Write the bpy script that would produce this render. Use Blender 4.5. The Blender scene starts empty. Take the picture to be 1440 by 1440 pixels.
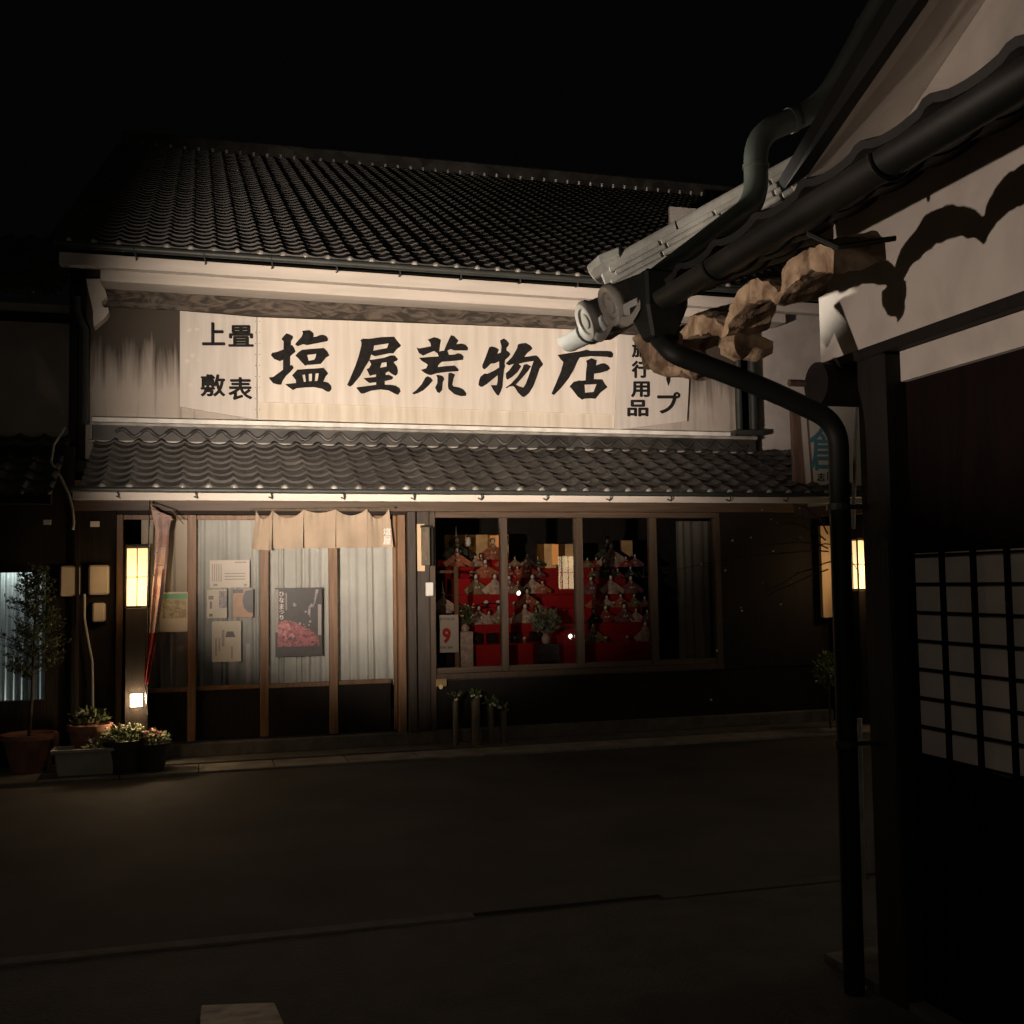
import bpy, bmesh, math, random
from mathutils import Vector, Matrix
from mathutils.geometry import tessellate_polygon
R=math.radians; PI=math.pi
random.seed(7)
SC=bpy.context.scene
COL=SC.collection

# ------------------------------------------------------------------ camera
FPX=1545.0; CH=1.5; YAW=R(15.9); PIT=R(3.6); ROLL=R(0.9)
FW=Vector((math.sin(YAW)*math.cos(PIT),math.cos(YAW)*math.cos(PIT),math.sin(PIT)))
_r0=Vector((math.cos(YAW),-math.sin(YAW),0)); _u0=_r0.cross(FW)
RT=_r0*math.cos(ROLL)-_u0*math.sin(ROLL); UP=_u0*math.cos(ROLL)+_r0*math.sin(ROLL)
cam=bpy.data.cameras.new('camera'); camo=bpy.data.objects.new('camera',cam); COL.objects.link(camo)
cam.sensor_width=36; cam.lens=FPX/1440*36; cam.clip_end=500; cam.clip_start=0.05
m=Matrix((( RT.x,UP.x,-FW.x,0),(RT.y,UP.y,-FW.y,0),(RT.z,UP.z,-FW.z,CH),(0,0,0,1)))
camo.matrix_world=m; SC.camera=camo
C0=Vector((0,0,CH))
def ray(px,py): return FW+RT*((px-720)/FPX)-UP*((py-720)/FPX)
def PY(px,py,Y): d=ray(px,py); return C0+d*(Y/d.y)          # survey of the photograph: point on a facade plane
def PX(px,py,X): d=ray(px,py); return C0+d*(X/d.x)
def PZ(px,py,Z): d=ray(px,py); return C0+d*((Z-CH)/d.z)
def XY(px,Y,py=800): return PY(px,py,Y).x
def ZY(px,py,Y): return PY(px,py,Y).z

# ------------------------------------------------------------------ world, lamps
W=bpy.data.worlds.new('World'); SC.world=W; W.use_nodes=True
bg=W.node_tree.nodes['Background']; bg.inputs[0].default_value=(0.85,0.95,0.9,1); bg.inputs[1].default_value=0.0012
SC.view_settings.view_transform='Standard'; SC.view_settings.look='None'; SC.view_settings.exposure=0; SC.view_settings.gamma=1
def lamp(name,kind,loc,power,color,target=None,**k):
    l=bpy.data.lights.new(name,kind); l.energy=power; l.color=color
    for a,b in k.items(): setattr(l,a,b)
    o=bpy.data.objects.new(name,l); COL.objects.link(o); o.location=loc
    if target is not None: o.rotation_euler=(Vector(target)-Vector(loc)).to_track_quat('-Z','Y').to_euler()
    return o
lamp('sign_floodlight','SPOT',(-.6,2.9,1.55),3700,(1.0,.815,.665),(2.0,10.5,3.3),spot_size=R(46),spot_blend=1.0,shadow_soft_size=.05)
lamp('sign_right_fill','SPOT',(-.75,2.9,1.6),1100,(1.0,.80,.69),(5.0,10.6,3.75),spot_size=R(25),spot_blend=1.0,shadow_soft_size=.05)  # weaker spot added to brighten the right end of the sign
lamp('lane_spotlight','SPOT',(-.62,2.95,1.5),130,(1.0,.80,.66),(2.4,2.8,3.35),spot_size=R(62),spot_blend=.5,shadow_soft_size=.012)
lamp('street_lamp_light','SPOT',(-2.2,6.0,1.9),1500,(1.0,.90,.76),(1.50,4.42,2.72),spot_size=R(13.0),spot_blend=.6,shadow_soft_size=.04)
lamp('lane_fill','POINT',(-1.6,-.6,3.3),34,(1.0,.84,.68),None,shadow_soft_size=.2)  # added fill for the paper panes and the near ground
lamp('night_glow','SUN',(0,0,8),.03,(1.0,.86,.7),None,angle=R(35)).rotation_euler=(R(38),0,R(-42))

# ------------------------------------------------------------------ materials
MATS={}
def mat(name,c1,c2=None,scale=8,rough=.7,bump=.1,metal=0,stretch=(1,1,1),detail=6,lo=.35,hi=.65,spec=.5,dist=0,bscale=None):
    m=bpy.data.materials.new(name); m.use_nodes=True; nt=m.node_tree; N=nt.nodes; L=nt.links
    b=N['Principled BSDF']; b.inputs['Roughness'].default_value=rough; b.inputs['Metallic'].default_value=metal
    b.inputs['Specular IOR Level'].default_value=spec
    if c2 is None: c2=tuple(x*.75 for x in c1)
    tc=N.new('ShaderNodeTexCoord'); mp=N.new('ShaderNodeMapping'); mp.inputs['Scale'].default_value=stretch
    nz=N.new('ShaderNodeTexNoise'); nz.inputs['Scale'].default_value=scale; nz.inputs['Detail'].default_value=detail; nz.inputs['Distortion'].default_value=dist
    cr=N.new('ShaderNodeValToRGB'); cr.color_ramp.elements[0].position=lo; cr.color_ramp.elements[1].position=hi
    cr.color_ramp.elements[0].color=(*c1,1); cr.color_ramp.elements[1].color=(*c2,1)
    L.new(tc.outputs['Object'],mp.inputs[0]); L.new(mp.outputs[0],nz.inputs['Vector']); L.new(nz.outputs['Fac'],cr.inputs[0]); L.new(cr.outputs[0],b.inputs['Base Color'])
    if bump:
        n2=N.new('ShaderNodeTexNoise'); n2.inputs['Scale'].default_value=bscale or scale*3; n2.inputs['Detail'].default_value=5
        L.new(mp.outputs[0],n2.inputs['Vector'])
        bp=N.new('ShaderNodeBump'); bp.inputs['Strength'].default_value=bump; bp.inputs['Distance'].default_value=.02
        L.new(n2.outputs['Fac'],bp.inputs['Height']); L.new(bp.outputs[0],b.inputs['Normal'])
    MATS[name]=m; return m
def emit(name,c,s,grad=None):
    m=bpy.data.materials.new(name); m.use_nodes=True; nt=m.node_tree; N=nt.nodes; L=nt.links
    b=N['Principled BSDF']; b.inputs['Base Color'].default_value=(*[min(1,x) for x in c],1); b.inputs['Roughness'].default_value=.6
    b.inputs['Emission Color'].default_value=(*c,1); b.inputs['Emission Strength'].default_value=s
    if grad:
        tc=N.new('ShaderNodeTexCoord'); sp=N.new('ShaderNodeSeparateXYZ'); mr=N.new('ShaderNodeMapRange')
        mr.inputs['From Min'].default_value=0; mr.inputs['From Max'].default_value=1; mr.inputs['To Min'].default_value=grad; mr.inputs['To Max'].default_value=s
        L.new(tc.outputs['Generated'],sp.inputs[0]); L.new(sp.outputs['Z'],mr.inputs['Value']); L.new(mr.outputs[0],b.inputs['Emission Strength'])
    MATS[name]=m; return m
def glassmat(name,tint=(1,1,1),rough=.01,mx=.0):
    m=bpy.data.materials.new(name); m.use_nodes=True; nt=m.node_tree; N=nt.nodes; L=nt.links; N.remove(N['Principled BSDF'])
    t=N.new('ShaderNodeBsdfTransparent'); t.inputs[0].default_value=(*tint,1); g=N.new('ShaderNodeBsdfGlossy'); g.inputs['Roughness'].default_value=rough
    f=N.new('ShaderNodeFresnel'); f.inputs[0].default_value=1.5; ad=N.new('ShaderNodeMath'); ad.operation='ADD'; ad.inputs[1].default_value=mx
    mxs=N.new('ShaderNodeMixShader'); L.new(f.outputs[0],ad.inputs[0]); L.new(ad.outputs[0],mxs.inputs[0]); L.new(t.outputs[0],mxs.inputs[1]); L.new(g.outputs[0],mxs.inputs[2])
    L.new(mxs.outputs[0],N['Material Output'].inputs[0]); MATS[name]=m; return m
def stained(name,base,dark,z0,z1,strength=1,swirl=False):
    """weathered plaster: vertical streak stains running down from the top edge (world Z z1) to about z0"""
    m=mat(name,base,tuple(x*.86 for x in base),scale=2.2,rough=.85,bump=.12,bscale=30); nt=m.node_tree; N=nt.nodes; L=nt.links
    b=N['Principled BSDF']; src=b.inputs['Base Color'].links[0].from_socket
    geo=N.new('ShaderNodeNewGeometry'); sp=N.new('ShaderNodeSeparateXYZ'); L.new(geo.outputs['Position'],sp.inputs[0])
    mp=N.new('ShaderNodeMapping'); mp.inputs['Scale'].default_value=(9,9,.55) if not swirl else (2.4,2.4,7)
    L.new(geo.outputs['Position'],mp.inputs[0])
    nz=N.new('ShaderNodeTexNoise'); nz.inputs['Scale'].default_value=1.6; nz.inputs['Detail'].default_value=8; nz.inputs['Distortion'].default_value=.5 if not swirl else 2.2
    L.new(mp.outputs[0],nz.inputs['Vector'])
    mr=N.new('ShaderNodeMapRange'); mr.inputs['From Min'].default_value=z0; mr.inputs['From Max'].default_value=z1; L.new(sp.outputs['Z'],mr.inputs['Value'])
    ad=N.new('ShaderNodeMath'); ad.operation='ADD'; L.new(mr.outputs[0],ad.inputs[0]); L.new(nz.outputs['Fac'],ad.inputs[1])
    cr=N.new('ShaderNodeValToRGB'); cr.color_ramp.elements[0].position=.56; cr.color_ramp.elements[1].position=.98
    cr.color_ramp.elements[0].color=(0,0,0,1); cr.color_ramp.elements[1].color=(strength,)*3+(1,)
    if swirl: cr.color_ramp.elements[0].position=.40; cr.color_ramp.elements[1].position=.60; L.new(nz.outputs['Fac'],cr.inputs[0])
    else: L.new(ad.outputs[0],cr.inputs[0])
    mx=N.new('ShaderNodeMix'); mx.data_type='RGBA'; L.new(cr.outputs[0],mx.inputs[0]); L.new(src,mx.inputs[6]); mx.inputs[7].default_value=(*dark,1)
    L.new(mx.outputs[2],b.inputs['Base Color']); return m

mat('asphalt',(.030,.029,.027),(.06,.057,.052),scale=1.3,detail=12,rough=.85,bump=.5,bscale=140)
mat('paving',(.028,.028,.026),(.05,.048,.044),scale=5,rough=.8,bump=.4,bscale=60)
mat('slab_stone',(.80,.72,.62),(.45,.39,.32),scale=11,rough=.85,bump=.4,bscale=60,lo=.42,hi=.7,stretch=(1,2.5,1))
mat('concrete',(.26,.245,.22),(.16,.15,.135),scale=5,rough=.85,bump=.3,bscale=40)
mat('kerbstone',(.13,.125,.115),(.075,.072,.065),scale=7,rough=.85,bump=.3,bscale=40)
mat('tile',(.056,.052,.046),(.026,.024,.021),scale=3,rough=.5,bump=.06,bscale=20)
def cellvary(m,scale,lo=.55,hi=1.25):
    nt=m.node_tree;N=nt.nodes;L=nt.links;b=N['Principled BSDF'];src=b.inputs['Base Color'].links[0].from_socket
    tc=N.new('ShaderNodeTexCoord');v=N.new('ShaderNodeTexVoronoi');v.inputs['Scale'].default_value=scale;L.new(tc.outputs['Object'],v.inputs['Vector'])
    sp=N.new('ShaderNodeSeparateColor');L.new(v.outputs['Color'],sp.inputs[0]);mr=N.new('ShaderNodeMapRange');mr.inputs['To Min'].default_value=lo;mr.inputs['To Max'].default_value=hi
    L.new(sp.outputs[0],mr.inputs['Value']);mx=N.new('ShaderNodeVectorMath');mx.operation='SCALE';L.new(src,mx.inputs[0]);L.new(mr.outputs[0],mx.inputs['Scale']);L.new(mx.outputs[0],b.inputs['Base Color'])
cellvary(MATS['tile'],4.3)
mat('tile_end',(.42,.4,.36),(.2,.19,.17),scale=6,rough=.35,bump=.1)
mat('silver_tile',(.30,.285,.255),(.16,.15,.135),scale=5,rough=.33,bump=.15,bscale=14)
mat('plaster',(.62,.57,.52),(.43,.39,.35),scale=3.2,lo=.4,hi=.8,dist=.8,rough=.9,bump=.08,bscale=30)
mat('beam_plaster',(.68,.62,.55),(.56,.51,.45),scale=3,rough=.85,bump=.1,stretch=(.4,1,3))
mat('wing_board',(.60,.56,.51),(.48,.44,.39),scale=2,rough=.75,bump=.06,stretch=(7,1,.5),detail=8,lo=.3,hi=.75)
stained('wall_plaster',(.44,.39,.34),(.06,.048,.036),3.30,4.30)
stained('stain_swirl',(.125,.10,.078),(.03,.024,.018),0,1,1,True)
mat('sign_board',(.70,.645,.575),(.54,.485,.41),scale=2,rough=.75,bump=.06,stretch=(7,1,.5),detail=8,lo=.3,hi=.75)
mat('sign_strip',(.66,.60,.50),(.52,.46,.37),scale=2.4,rough=.75,bump=.08,stretch=(6,1,.5),detail=8)
mat('ink',(.008,.0075,.007),(.02,.018,.017),scale=25,rough=.85,bump=0,spec=.2)
mat('faded_ink',(.60,.54,.45),(.70,.63,.52),scale=14,rough=.8,bump=0)
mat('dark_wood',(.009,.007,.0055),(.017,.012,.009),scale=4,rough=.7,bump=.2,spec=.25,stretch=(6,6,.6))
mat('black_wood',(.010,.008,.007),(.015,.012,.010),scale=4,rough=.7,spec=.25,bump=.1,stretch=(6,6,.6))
mat('door_wood',(.23,.125,.058),(.14,.072,.033),scale=5,rough=.5,bump=.12,stretch=(8,8,.5))
mat('frame_wood',(.085,.055,.034),(.05,.033,.02),scale=5,rough=.55,bump=.12,stretch=(8,8,.5))
mat('post_wood',(.055,.039,.028),(.03,.022,.016),scale=5,rough=.6,bump=.15,stretch=(8,8,.5))
mat('head_wood',(.105,.066,.040),(.065,.042,.026),scale=5,rough=.55,bump=.12,stretch=(.5,8,8))
mat('red_wood',(.010,.0045,.004),(.006,.003,.0027),scale=4,rough=.85,bump=.3,spec=.12,stretch=(6,6,.6))
mat('curtain',(.47,.475,.435),(.39,.395,.365),scale=3,rough=.9,bump=.05)
mat('warm_curtain',(.50,.44,.36),(.42,.37,.30),scale=3,rough=.9,bump=.05)
mat('noren_cloth',(.46,.365,.27),(.39,.305,.22),scale=4,rough=.9,bump=.1,bscale=120)
mat('white_ink',(.8,.78,.72),bump=0)
mat('gutter_dark',(.03,.034,.030),(.045,.05,.045),scale=6,rough=.5,bump=.05)
mat('gutter_grey',(.42,.42,.40),(.26,.26,.25),scale=9,rough=.5,bump=.1,stretch=(1,.3,1),metal=.2)
mat('pipe_green',(.045,.054,.045),(.032,.039,.033),scale=5,rough=.5,bump=.05)
mat('pipe_black',(.005,.006,.005),(.008,.009,.008),scale=5,rough=.6,bump=.03,spec=.25)
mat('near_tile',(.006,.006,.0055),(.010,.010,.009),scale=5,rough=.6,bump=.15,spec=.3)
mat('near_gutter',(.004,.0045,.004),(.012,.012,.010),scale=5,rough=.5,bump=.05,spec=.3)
mat('clay',(.52,.38,.25),(.16,.10,.06),scale=13,rough=.95,bump=.9,bscale=18,dist=.6)
mat('paper_white',(.62,.58,.52),(.56,.52,.46),scale=4,rough=.8,bump=0)
mat('paper_cream',(.60,.56,.48),(.52,.48,.41),scale=4,rough=.8,bump=0)
mat('print_dark',(.02,.018,.017),(.035,.03,.028),scale=20,bump=0,rough=.4)
mat('print_grey',(.38,.35,.32),(.30,.28,.26),scale=90,bump=0,rough=.8)
mat('print_green',(.10,.30,.17),(.14,.36,.22),scale=9,bump=0,rough=.5)
mat('print_photo',(.20,.17,.10),(.48,.42,.26),scale=26,bump=0,rough=.5,dist=1.2)
mat('print_tan',(.42,.27,.18),(.34,.22,.15),scale=12,bump=0,rough=.5)
mat('print_violet',(.12,.11,.15),(.35,.31,.30),scale=60,bump=0,rough=.5)
mat('print_pink',(.42,.12,.13),(.07,.015,.02),scale=32,bump=0,rough=.35,dist=1.5)
mat('print_palepink',(.60,.26,.25),(.33,.10,.11),scale=40,bump=0,rough=.35,dist=1)
mat('print_red',(.50,.03,.03),(.44,.025,.025),bump=0)
mat('red_felt',(.44,.008,.012),(.32,.005,.009),scale=3,rough=.95,bump=.1,bscale=90)
mat('gold',(.34,.22,.08),(.2,.125,.04),scale=7,rough=.42,bump=.1,metal=.35)
mat('lacquer',(.014,.010,.009),(.02,.014,.012),rough=.18,bump=0)
mat('porcelain',(.82,.78,.72),(.76,.72,.66),rough=.4,bump=0)
mat('silk_black',(.02,.024,.024),(.10,.12,.10),scale=40,rough=.5,bump=.1)
mat('silk_orange',(.55,.19,.09),(.30,.09,.05),scale=40,rough=.5,bump=.1)
mat('silk_white',(.62,.54,.46),(.42,.30,.24),scale=30,rough=.5,bump=.1)
mat('silk_red',(.42,.03,.03),(.30,.10,.06),scale=30,rough=.5,bump=.1)
mat('silk_olive',(.22,.19,.10),(.36,.26,.16),scale=36,rough=.5,bump=.1)
mat('silk_plum',(.16,.05,.09),(.3,.16,.15),scale=36,rough=.5,bump=.1)
mat('leaf_dark',(.03,.05,.022),(.06,.08,.035),scale=20,rough=.6,bump=0)
mat('leaf_mid',(.08,.12,.04),(.14,.18,.07),scale=20,rough=.6,bump=0)
mat('leaf_pale',(.30,.32,.22),(.18,.2,.13),scale=20,rough=.7,bump=0)
mat('bark',(.06,.045,.032),(.035,.026,.02),scale=20,rough=.9,bump=.5)
mat('terracotta',(.33,.17,.12),(.24,.12,.085),scale=9,rough=.8,bump=.15)
mat('dark_pot',(.03,.026,.024),(.045,.04,.036),scale=9,rough=.6,bump=.1)
mat('plastic_pale',(.40,.40,.37),(.32,.32,.29),scale=6,rough=.55,bump=.06)
mat('soil',(.03,.022,.015),(.05,.038,.026),scale=40,rough=1,bump=.6)
mat('petal_white',(.78,.74,.6),(.7,.66,.5),scale=20,rough=.6,bump=0)
mat('petal_pink',(.72,.28,.30),(.78,.45,.45),scale=20,rough=.6,bump=0)
mat('meter_box',(.52,.46,.38),(.45,.40,.33),scale=5,rough=.45,bump=.03)
mat('white_plastic',(.75,.74,.70),(.68,.67,.63),rough=.4,bump=0)
mat('bamboo',(.15,.125,.075),(.08,.07,.045),scale=6,rough=.5,bump=.1,stretch=(4,4,.7))
mat('flag_cloth',(.42,.32,.28),(.33,.20,.18),scale=9,rough=.85,bump=.1,dist=.8)
mat('flag_red',(.28,.025,.02),(.2,.02,.018),bump=0)
mat('sign_wood',(.20,.12,.09),(.13,.08,.06),scale=5,rough=.6,bump=.1,stretch=(8,8,.6))
mat('teal_paint',(.07,.20,.24),(.09,.25,.29),bump=0)
mat('shoji_paper',(.82,.73,.66),(.66,.59,.53),scale=5,rough=.9,bump=.05)
mat('brass',(.45,.33,.16),(.3,.2,.09),rough=.5,bump=.1,metal=.5)
mat('chrome',(.6,.6,.6),(.5,.5,.5),rough=.2,bump=0,metal=1)
mat('room_dark',(.03,.028,.025),(.02,.018,.017),rough=.9,bump=0)
mat('grey_wall',(.33,.31,.28),(.27,.25,.225),scale=2.5,rough=.9,bump=.1)
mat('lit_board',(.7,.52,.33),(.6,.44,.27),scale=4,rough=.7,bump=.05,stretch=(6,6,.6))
emit('lamp_paper',(1.0,.66,.31),1.05,1.95)
emit('foot_glow',(1.0,.80,.55),22)
emit('bulb',(1.0,.9,.75),60)
emit('bright_paper',(1.0,.74,.42),13)
emit('glow_gold',(1.0,.42,.12),.55)
emit('lit_curtain',(.62,.74,.72),.05)
glassmat('window_glass',(.47,.45,.43)); glassmat('door_glass')

# ------------------------------------------------------------------ mesh builder
class MB:
    def __init__(s): s.v=[]; s.f=[]
    def add(s,vs,fs):
        n=len(s.v); s.v+= [Vector(p) for p in vs]; s.f+=[tuple(i+n for i in f) for f in fs]; return s
    def box(s,x0,x1,y0,y1,z0,z1):
        if x0>x1:x0,x1=x1,x0
        if y0>y1:y0,y1=y1,y0
        if z0>z1:z0,z1=z1,z0
        return s.add([(x0,y0,z0),(x1,y0,z0),(x1,y1,z0),(x0,y1,z0),(x0,y0,z1),(x1,y0,z1),(x1,y1,z1),(x0,y1,z1)],
          [(0,3,2,1),(4,5,6,7),(0,1,5,4),(1,2,6,5),(2,3,7,6),(3,0,4,7)])
    def bar(s,a,b,w,h,up=(0,0,1)):
        a=Vector(a);b=Vector(b);d=(b-a).normalized(); sd=d.cross(Vector(up)).normalized(); u=sd.cross(d)
        P=[]
        for p in (a,b):
            for i,j in ((-1,-1),(1,-1),(1,1),(-1,1)): P.append(p+sd*(i*w/2)+u*(j*h/2))
        return s.add(P,[(0,1,2,3),(7,6,5,4),(0,4,5,1),(1,5,6,2),(2,6,7,3),(3,7,4,0)])
    def tube(s,pts,r,n=10,caps=True):
        pts=[Vector(p) for p in pts]; rs=r if isinstance(r,(list,tuple)) else [r]*len(pts)
        rings=[]; prev=None
        for i,p in enumerate(pts):
            d=(pts[min(i+1,len(pts)-1)]-pts[max(i-1,0)]).normalized()
            if prev is None:
                a=Vector((0,0,1)) if abs(d.z)<.9 else Vector((1,0,0)); sd=d.cross(a).normalized()
            else: sd=(prev-d*prev.dot(d)).normalized()
            prev=sd; u=sd.cross(d); rings.append([p+(sd*math.cos(2*PI*k/n)+u*math.sin(2*PI*k/n))*rs[i] for k in range(n)])
        V=[q for rg in rings for q in rg]; F=[]
        for i in range(len(rings)-1):
            for k in range(n): a=i*n+k; b=i*n+(k+1)%n; F.append((a,b,b+n,a+n))
        if caps: F.append(tuple(range(n))); F.append(tuple(range(len(V)-1,len(V)-n-1,-1)))
        return s.add(V,F)
    def lathe(s,prof,c=(0,0,0),n=20,sx=1,sy=1,cap=True):
        c=Vector(c);V=[];F=[]
        for r,z in prof:
            for k in range(n): t=2*PI*k/n; V.append(c+Vector((r*sx*math.cos(t),r*sy*math.sin(t),z)))
        for i in range(len(prof)-1):
            for k in range(n): a=i*n+k;b=i*n+(k+1)%n; F.append((a,b,b+n,a+n))
        if cap: F.append(tuple(range(n-1,-1,-1))); F.append(tuple(range(len(V)-n,len(V))))
        return s.add(V,F)
    def ball(s,c,r,n=10,m=6,sx=1,sy=1,sz=1):
        return s.lathe([(max(1e-4,r*math.sin(PI*i/m)),-r*sz*math.cos(PI*i/m)) for i in range(m+1)],c,n,sx,sy,False)
    def poly(s,loops,fn,depth,nrm):
        """loops of 2D points (outer, holes...) mapped to 3D by fn, extruded by depth along nrm"""
        L=[[Vector((p[0],p[1],0)) for p in lp] for lp in loops]; tris=tessellate_polygon(L)
        flat=[p for lp in loops for p in lp]; n=len(flat); nrm=Vector(nrm)
        A=[Vector(fn(*p)) for p in flat]; B=[a+nrm*depth for a in A]
        F=[tuple(t) for t in tris]+[tuple(i+n for i in reversed(t)) for t in tris]; o=0
        for lp in loops:
            k=len(lp)
            for i in range(k): a=o+i;b=o+(i+1)%k; F.append((a,b,b+n,a+n))
            o+=k
        return s.add(A+B,F)
    def quad(s,*p): return s.add(p,[tuple(range(len(p)))])
    def build(s,name,m,parent=None,bevel=0,smooth=False,origin=None,sub=0):
        used=sorted({i for f in s.f for i in f}); mp_={k:n for n,k in enumerate(used)}; s.v=[s.v[k] for k in used]; s.f=[tuple(mp_[i] for i in f) for f in s.f]
        me=bpy.data.meshes.new(name)
        if parent is not None and origin is None:
            org=Vector(parent['_o']) if '_o' in parent.keys() else parent.location.copy()
        elif origin is not None: org=Vector(origin)
        else:
            xs=[v.x for v in s.v];ys=[v.y for v in s.v];zs=[v.z for v in s.v]; org=Vector(((min(xs)+max(xs))/2,(min(ys)+max(ys))/2,min(zs)))
        me.from_pydata([v-org for v in s.v],[],s.f); me.update()
        bm=bmesh.new(); bm.from_mesh(me); bmesh.ops.recalc_face_normals(bm,faces=bm.faces)
        if bevel: bmesh.ops.bevel(bm,geom=[e for e in bm.edges if len(e.link_faces)==2 and e.calc_face_angle(0)>.6],offset=bevel,segments=1,affect='EDGES')
        bm.to_mesh(me); bm.free()
        if smooth:
            for p in me.polygons: p.use_smooth=True
            try: me.set_sharp_from_angle(angle=R(38))
            except Exception: pass
        me.materials.append(MATS[m] if isinstance(m,str) else m)
        o=bpy.data.objects.new(name,me); COL.objects.link(o)
        if parent is not None: o.parent=parent; WORLD_ORG[o.name]=org
        else: o.location=org
        if parent is not None and parent.type=='MESH': pass
        return o
WORLD_ORG={}
def tag(o,label=None,cat=None,group=None,kind=None):
    if label:o['label']=label
    if cat:o['category']=cat
    if group:o['group']=group
    if kind:o['kind']=kind
    return o
def thing(name,loc,label,cat,group=None,kind=None):
    o=bpy.data.objects.new(name,None); COL.objects.link(o); o.location=loc; o.empty_display_size=.1
    return tag(o,label,cat,group,kind)
def child(mb,name,m,parent,root,**k):      # a sub-part: sits under a part, which shares the root's origin
    o=mb.build(name,m,None,origin=root.location,**k); o.location=(0,0,0); o.parent=parent; return o
def rect(x0,y0,x1,y1,Y,t=.006,mb=None):    # flat thing on a facade plane from surveyed corners
    a=PY(x0,y0,Y); b=PY(x1,y1,Y); mb=mb or MB(); return mb.box(a.x,b.x,Y-t,Y,b.z,a.z)
FONT_CACHE={}
def glyph(mb,ch,x0,y0,x1,y1,Y,depth=.003,bold=.02,fn=None):
    """a written character fitted to a surveyed box on a facade plane"""
    key=(ch,bold)
    if key not in FONT_CACHE:
        c=bpy.data.curves.new('glyph','FONT'); c.body=ch; c.size=1; c.offset=bold; c.resolution_u=3
        o=bpy.data.objects.new('glyph',c); COL.objects.link(o); dg=bpy.context.evaluated_depsgraph_get(); dg.update()
        me=bpy.data.meshes.new_from_object(o.evaluated_get(dg)); FONT_CACHE[key]=([v.co.copy() for v in me.vertices],[tuple(p.vertices) for p in me.polygons])
        bpy.data.objects.remove(o); bpy.data.curves.remove(c); bpy.data.meshes.remove(me)
    V,F=FONT_CACHE[key]
    if not V: return
    ax=min(v.x for v in V);bx=max(v.x for v in V);ay=min(v.y for v in V);by=max(v.y for v in V)
    f=fn or (lambda px,py:PY(px,py,Y))
    A=[f(x0+(v.x-ax)/(bx-ax+1e-9)*(x1-x0), y1+(v.y-ay)/(by-ay+1e-9)*(y0-y1)) for v in V]
    mb.add(A,F); mb_off=[p+Vector((0,-depth,0)) for p in A]; mb.add(mb_off,F)

# ------------------------------------------------------------------ ground
g=MB().quad((-60,-20,-.012),(60,-20,-.012),(60,80,-.012),(-60,80,-.012)).build('ground','asphalt',origin=(0,0,0)); tag(g,'dark ground under and around the street','ground',kind='structure')
g=MB(); g.box(-40,40,4.95,9.25,-.2,0); g=g.build('road','asphalt',origin=(0,7,0)); tag(g,'dark asphalt village street between the two rows of houses','road',kind='structure')
g=MB(); g.box(-40,1.19,4.85,4.948,-.15,.012); tag(g.build('near_kerb','kerbstone',bevel=.008),'low grey kerb strip along the near edge of the street','kerb',kind='structure')
g=MB(); g.box(2.1,3.2,4.86,4.948,-.15,.008); tag(g.build('kerb_piece','paving',bevel=.004),'short barely visible kerb piece near the black downpipe','kerb',kind='structure')  # same kerb continued, in a darker colour that stands in for shade
g=MB(); g.box(-40,40,-20,4.846,-.15,.004); tag(g.build('near_pavement','paving'),'dark paving on the near side of the street','pavement',kind='structure')
g=MB()
x=-30
while x<30: g.box(x,x+.595,9.254,9.62,-.15,.022); x+=.6
tag(g.build('gutter_slabs','concrete',bevel=.006),'row of concrete drain slabs along the far edge of the street','kerb',kind='structure')
g=MB(); g.box(-30,30,9.624,10.9,-.15,.035); tag(g.build('far_pavement','kerbstone'),'narrow grey strip in front of the shop','pavement',kind='structure')
a=PZ(283,1413,.03); b=PZ(386,1409,.03); c=PZ(405,1452,.03); d=PZ(280,1455,.03)
g=MB(); fnn=lambda i,j:(a,b,c,d)[i]
g.add([a,b,c,d]+[p-Vector((0,0,.03)) for p in (a,b,c,d)],[(0,1,2,3),(7,6,5,4),(0,4,5,1),(1,5,6,2),(2,6,7,3),(3,7,4,0)])
tag(g.build('paving_slab','slab_stone',bevel=.004),'pale worn paving slab lying alone on the dark near pavement','slab')
a=PZ(890,1402,.012); b=PZ(1030,1390,.012); c=PZ(1090,1450,.012); d=PZ(905,1460,.012)
g=MB(); g.add([a,b,c,d]+[p-Vector((0,0,.012)) for p in (a,b,c,d)],[(0,1,2,3),(7,6,5,4),(0,4,5,1),(1,5,6,2),(2,6,7,3),(3,7,4,0)])
tag(g.build('drain_cover','asphalt'),'barely visible brown drain cover in the near pavement beside the black downpipe','cover')

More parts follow.
